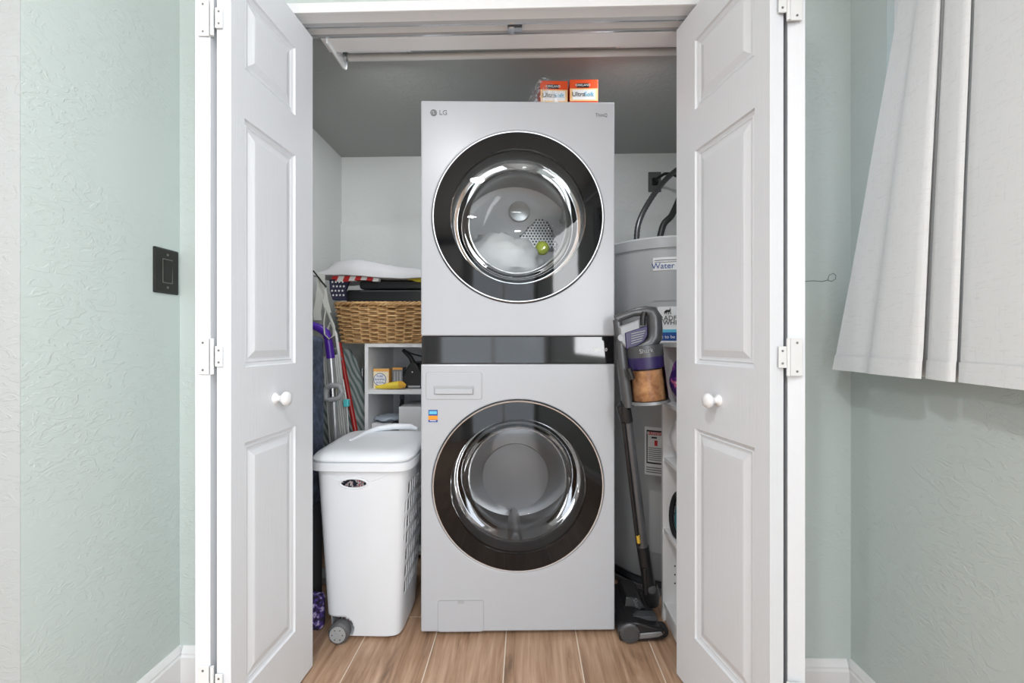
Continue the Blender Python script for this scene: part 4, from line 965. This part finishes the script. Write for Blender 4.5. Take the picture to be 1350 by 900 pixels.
MB().loft([[(hx + .0, 1.65, .0665), (hx + .085, 1.65, .060), (hx + .085, 1.80, .060), (hx + .0, 1.80, .0665)], [(hx + .01, 1.66, .10), (hx + .06, 1.66, .095), (hx + .06, 1.79, .095), (hx + .01, 1.79, .10)]]).build('head_cover', 'vac_black', vc, bevel=.004)
text('head_lettering', 'Shark', 'vac_light', vc, .022, facing((hx + .045, 1.6485, .078), (.35, 0, -.9), (.9, 0, .35)))
wlp = Vector((.476, 1.575, .031)); MB().lathe([(.012, -.006), (.022, -.004), (.022, .02), (.012, .022)], 24, wlp, cap0=True, cap1=True).build('wheel', 'soft_black', vc, smooth=40)
MB().lathe([(.006, -.006), (.006, -.009), (.001, -.009)], 12, wlp, cap1=True).build('wheel_axle', 'silver', vc)

# ------------------------------------------------------------------ light switch on the left wall
mat('bronze_black', lin(40, 40, 38), .38, .35); mat('worn_edge', lin(120, 118, 110), .4, .4)
sw = thing('light_switch', 'black decorator light switch plate on the sage side wall', 'light switch', (XL, 1.2905, 1.247))
SYc, SZc = 1.2905, 1.247
pa, pb = rrect(SYc - .045, SYc + .045, SZc - .066, SZc + .066, .004), rrect(SYc - .041, SYc + .041, SZc - .062, SZc + .062, .003)
MB().loft([[(XL, y, z) for y, z in pa], [(XL + .0035, y, z) for y, z in pa], [(XL + .0065, y, z) for y, z in pb]]).build('cover_plate', 'bronze_black', sw)
fa, fb_ = rrect(SYc - .0185, SYc + .0185, SZc - .0355, SZc + .0355, .002), rrect(SYc - .0165, SYc + .0165, SZc - .0335, SZc + .0335, .002)
MB().loft([[(XL + .006, y, z) for y, z in fa], [(XL + .0074, y, z) for y, z in fa], [(XL + .0074, y, z) for y, z in fb_], [(XL + .006, y, z) for y, z in fb_]], False, False).build('rocker_frame', 'worn_edge', sw)
MB().loft([[(XL + .006, SYc + sy * .0155, SZc + sz * .032) for sy, sz in ((-1, -1), (1, -1), (1, 1), (-1, 1))], [(XL + .0075, SYc - .0155, SZc - .032), (XL + .0075, SYc + .0155, SZc - .032), (XL + .011, SYc + .0155, SZc + .032), (XL + .011, SYc - .0155, SZc + .032)]]).build('rocker', 'bronze_black', sw, bevel=.001)
for dz in (-.048, .048): MB().lathe([(.0035, XL + .006), (.0033, XL + .0078), (.0005, XL + .008)], 12, (0, SYc, SZc + dz), axis='X', cap1=True).build('screw', 'worn_edge', sw)

# ------------------------------------------------------------------ window and curtain on the right wall
wn = thing('window_1', 'white framed window behind the grey curtain', 'window', (XR, (WY0 + WY1) / 2, WZ0), kind='structure')
fwd = .020
MB().box(XR + .02, XR + .075, WY0, WY0 + fwd, WZ0, WZ1).box(XR + .02, XR + .075, WY1 - fwd, WY1, WZ0, WZ1).box(XR + .02, XR + .075, WY0 + fwd, WY1 - fwd, WZ0, WZ0 + fwd).box(XR + .02, XR + .075, WY0 + fwd, WY1 - fwd, WZ1 - fwd, WZ1).build('window_frame', 'trim_white', wn)
MB().box(XR + .045, XR + .05, WY0 + fwd, WY1 - fwd, WZ0 + fwd, WZ1 - fwd).build('pane', 'window_glass', wn)
wn2 = thing('window_2', 'white framed window behind the camera in the curtain wall', 'window', (XR, (VY0 + VY1) / 2, VZ0), kind='structure')  # unseen window added as a source for the side light
MB().box(XR + .02, XR + .075, VY0, VY0 + fwd, VZ0, VZ1).box(XR + .02, XR + .075, VY1 - fwd, VY1, VZ0, VZ1).box(XR + .02, XR + .075, VY0 + fwd, VY1 - fwd, VZ0, VZ0 + fwd).box(XR + .02, XR + .075, VY0 + fwd, VY1 - fwd, VZ1 - fwd, VZ1).build('window_frame', 'trim_white', wn2)
MB().box(XR + .045, XR + .05, VY0 + fwd, VY1 - fwd, VZ0 + fwd, VZ1 - fwd).build('pane', 'window_glass', wn2)
dr3 = thing('door_3', 'glazed patio door in the far room wall behind the camera', 'door', (0, RB, 0), kind='structure')  # unseen glazing added as a source for the frontal light
for x0, x1, z0, z1 in ((-.9, -.84, .1, 2.2), (-.03, .03, .1, 2.2), (.84, .9, .1, 2.2), (-.84, .84, .1, .16), (-.84, .84, 2.14, 2.2)): MB().box(x0, x1, RB - .07, RB - .02, z0, z1).build('door_frame', 'trim_white', dr3)
for x0, x1 in ((-.84, -.03), (.03, .84)): MB().box(x0, x1, RB - .05, RB - .045, .16, 2.14).build('pane', 'window_glass', dr3)
m = mat('curtain_linen', lin(214, 215, 214), .85, sheen=.15)
n, l, b = nt(m)
v1 = coords(m, (1, 10, 90)); v2_ = coords(m, (1, 90, 10))
f1 = ramp(m, ntex(m, v1, 4, 3, .6), [(.30, (0, 0, 0, 1)), (.42, (1, 1, 1, 1))]); f2 = ramp(m, ntex(m, v2_, 4, 3, .6), [(.28, (0, 0, 0, 1)), (.40, (1, 1, 1, 1))])
mm = n.new('ShaderNodeMath'); mm.operation = 'MULTIPLY'; l.new(f1, mm.inputs[0]); l.new(f2, mm.inputs[1])
setcol(m, ramp(m, mm.outputs[0], [(0, lin(219, 222, 223)), (1, lin(229, 232, 233))])); bump(m, mm.outputs[0], .08, .001)
# plan profile of the pleats: (photo column at the hem, photo column at y=0, distance out from wall at hem, at top)
PRO = [(1099, 1187, .094, .050), (1120, 1200, .090, .052), (1143, 1212, .086, .055), (1147, 1216, .095, .060), (1180, 1228, .094, .062), (1206, 1238, .090, .062), (1214, 1241, .082, .058), (1213, 1243, .040, .034),
       (1222, 1247, .030, .030), (1222, 1250, .066, .050), (1240, 1262, .076, .056), (1252, 1276, .078, .057), (1259, 1281, .072, .053), (1258, 1283, .034, .030), (1268, 1286, .030, .030), (1266, 1288, .068, .050), (1300, 1320, .076, .056),
       (1350, 1360, .080, .058), (1420, 1430, .078, .056), (1500, 1510, .072, .052), (1600, 1610, .045, .045), (1640, 1650, .075, .05), (1900, 1910, .08, .055)]
HEMZ, TOPZC = .955, 2.20
NV = 30; rings = []
for j in range(NV + 1):
    v = j / NV; row = []
    for pxb, pxt, ob, ot_ in PRO:
        Xb, Xt = XR - ob, XR - ot_
        yb, yt = YX(pxb, Xb), YX(pxt, Xt)              # on the hem, and at the height the photo's upper edge cuts (about 1.86 m)
        zt = 1.86; z = HEMZ + (TOPZC - HEMZ) * v; k = (z - HEMZ) / (zt - HEMZ)
        z += .012 * max(0, (1.25 - yb)) * (1 - v) * -1.2 + .006 * (1 - v) 
        y = yb + (yt - yb) * k; x = Xb + (Xt - Xb) * min(k, 1.2)
        x += .004 * noise.noise(Vector((y * 6, z * 2.2, 3)))
        row.append(Vector((x, y, z)))
    # refine along the pleats
    fine = []
    for a, b2 in zip(row[:-1], row[1:]):
        for q in range(3): fine.append(a.lerp(b2, q / 3))
    fine.append(row[-1]); rings.append(fine)
ct = thing('curtain', 'pale grey linen curtain with deep pleats over the window', 'curtain', (XR - .06, .6, .95))
MB().loft(rings[1:], False, False, closed=False).build('curtain_cloth', 'curtain_linen', ct, smooth=75, solid=.003, rim=False)
MB().loft([[p + Vector((-.0016, 0, 0)) for p in r] for r in (rings[0], [a.lerp(b2, 1.0) for a, b2 in zip(rings[0], rings[1])])], False, False, closed=False).build('hem', 'curtain_linen', ct, smooth=75, solid=.004, rim=False)
cr = thing('curtain_rod', 'thin metal rod carrying the grey curtain', 'curtain rod', (XR - .05, .5, 2.2))
MB().cyl((XR - .05, -.4, 2.2), (XR - .05, 1.2, 2.2), .009, n=12).build('rod', 'silver', cr, smooth=40)
for y in (-.35, 1.15): MB().box(XR - .055, XR, y, y + .012, 2.19, 2.21).build('bracket', 'silver', cr)
# hairline crack in the plaster next to the curtain
wf = bpy.data.objects['wall_front']
def crack(pts): 
    P = []
    for px, py in pts:
        zc = 1.0; 
        r = (px - 675) / FPX; zc = YF / (r * ss + cc); q = W(px, py, zc); P.append((q.x, YF - .0003, q.z))
    return P
mat('crack_grey', lin(120, 126, 122), .8)
MB().tube(crack([(1061, 371), (1072, 370), (1084, 371), (1091, 369)]), .0011, 5).tube(crack([(1091, 369), (1093, 363), (1098, 360), (1102, 363), (1101, 368), (1096, 371), (1091, 369)]), .001, 5).build('plaster_crack', 'crack_grey', wf)

# ------------------------------------------------------------------ behind the camera: what the glass reflects
for i, (x, y, p) in enumerate(DOWNLIGHTS):
    d = thing('recessed_downlight', 'round white recessed downlight in the room ceiling', 'downlight', (x, y, RH), group='recessed ceiling lights')
    MB().lathe([(.10, 0), (.10, -.006), (.085, -.012), (.083, 0)], 32, (x, y, RH), axis='Z').build('trim_ring', 'trim_white', d, smooth=40)
mat('cab_white', lin(222, 222, 220), .4); mat('counter', lin(150, 146, 140), .3)
for i in range(2):
    x0 = -2.4 + i * .64
    cbn = thing('kitchen_cabinet', 'tall white cabinet with two panelled doors along the far room wall', 'cabinet', (x0 + .32, RB + .3, 0), group='white cabinets along the far wall')
    MB().box(x0, x0 + .64, RB + .001, RB + .58, 0, 2.2).build('body', 'cab_white', cbn)
    for j in range(2):
        a, b2 = x0 + .01 + j * .313, x0 + .315 + j * .313
        for z0, z1 in ((.1, .95), (.98, 2.17)):
            dr_ = MB().box(a, b2, RB + .581, RB + .60, z0, z1).build('door', 'cab_white', cbn, bevel=.002)
            MB().box(a + .06, b2 - .06, RB + .6, RB + .602, z0 + .06, z1 - .06).build('door_panel', 'trim_white', dr_)
            hx_ = b2 - .03 if j == 0 else a + .03; zc_ = .8 if z0 < .5 else 1.15
            MB().tube([(hx_, RB + .6, zc_ - .06), (hx_, RB + .63, zc_ - .05), (hx_, RB + .63, zc_ + .05), (hx_, RB + .6, zc_ + .06)], .005, 6).build('handle', 'soft_black', dr_)
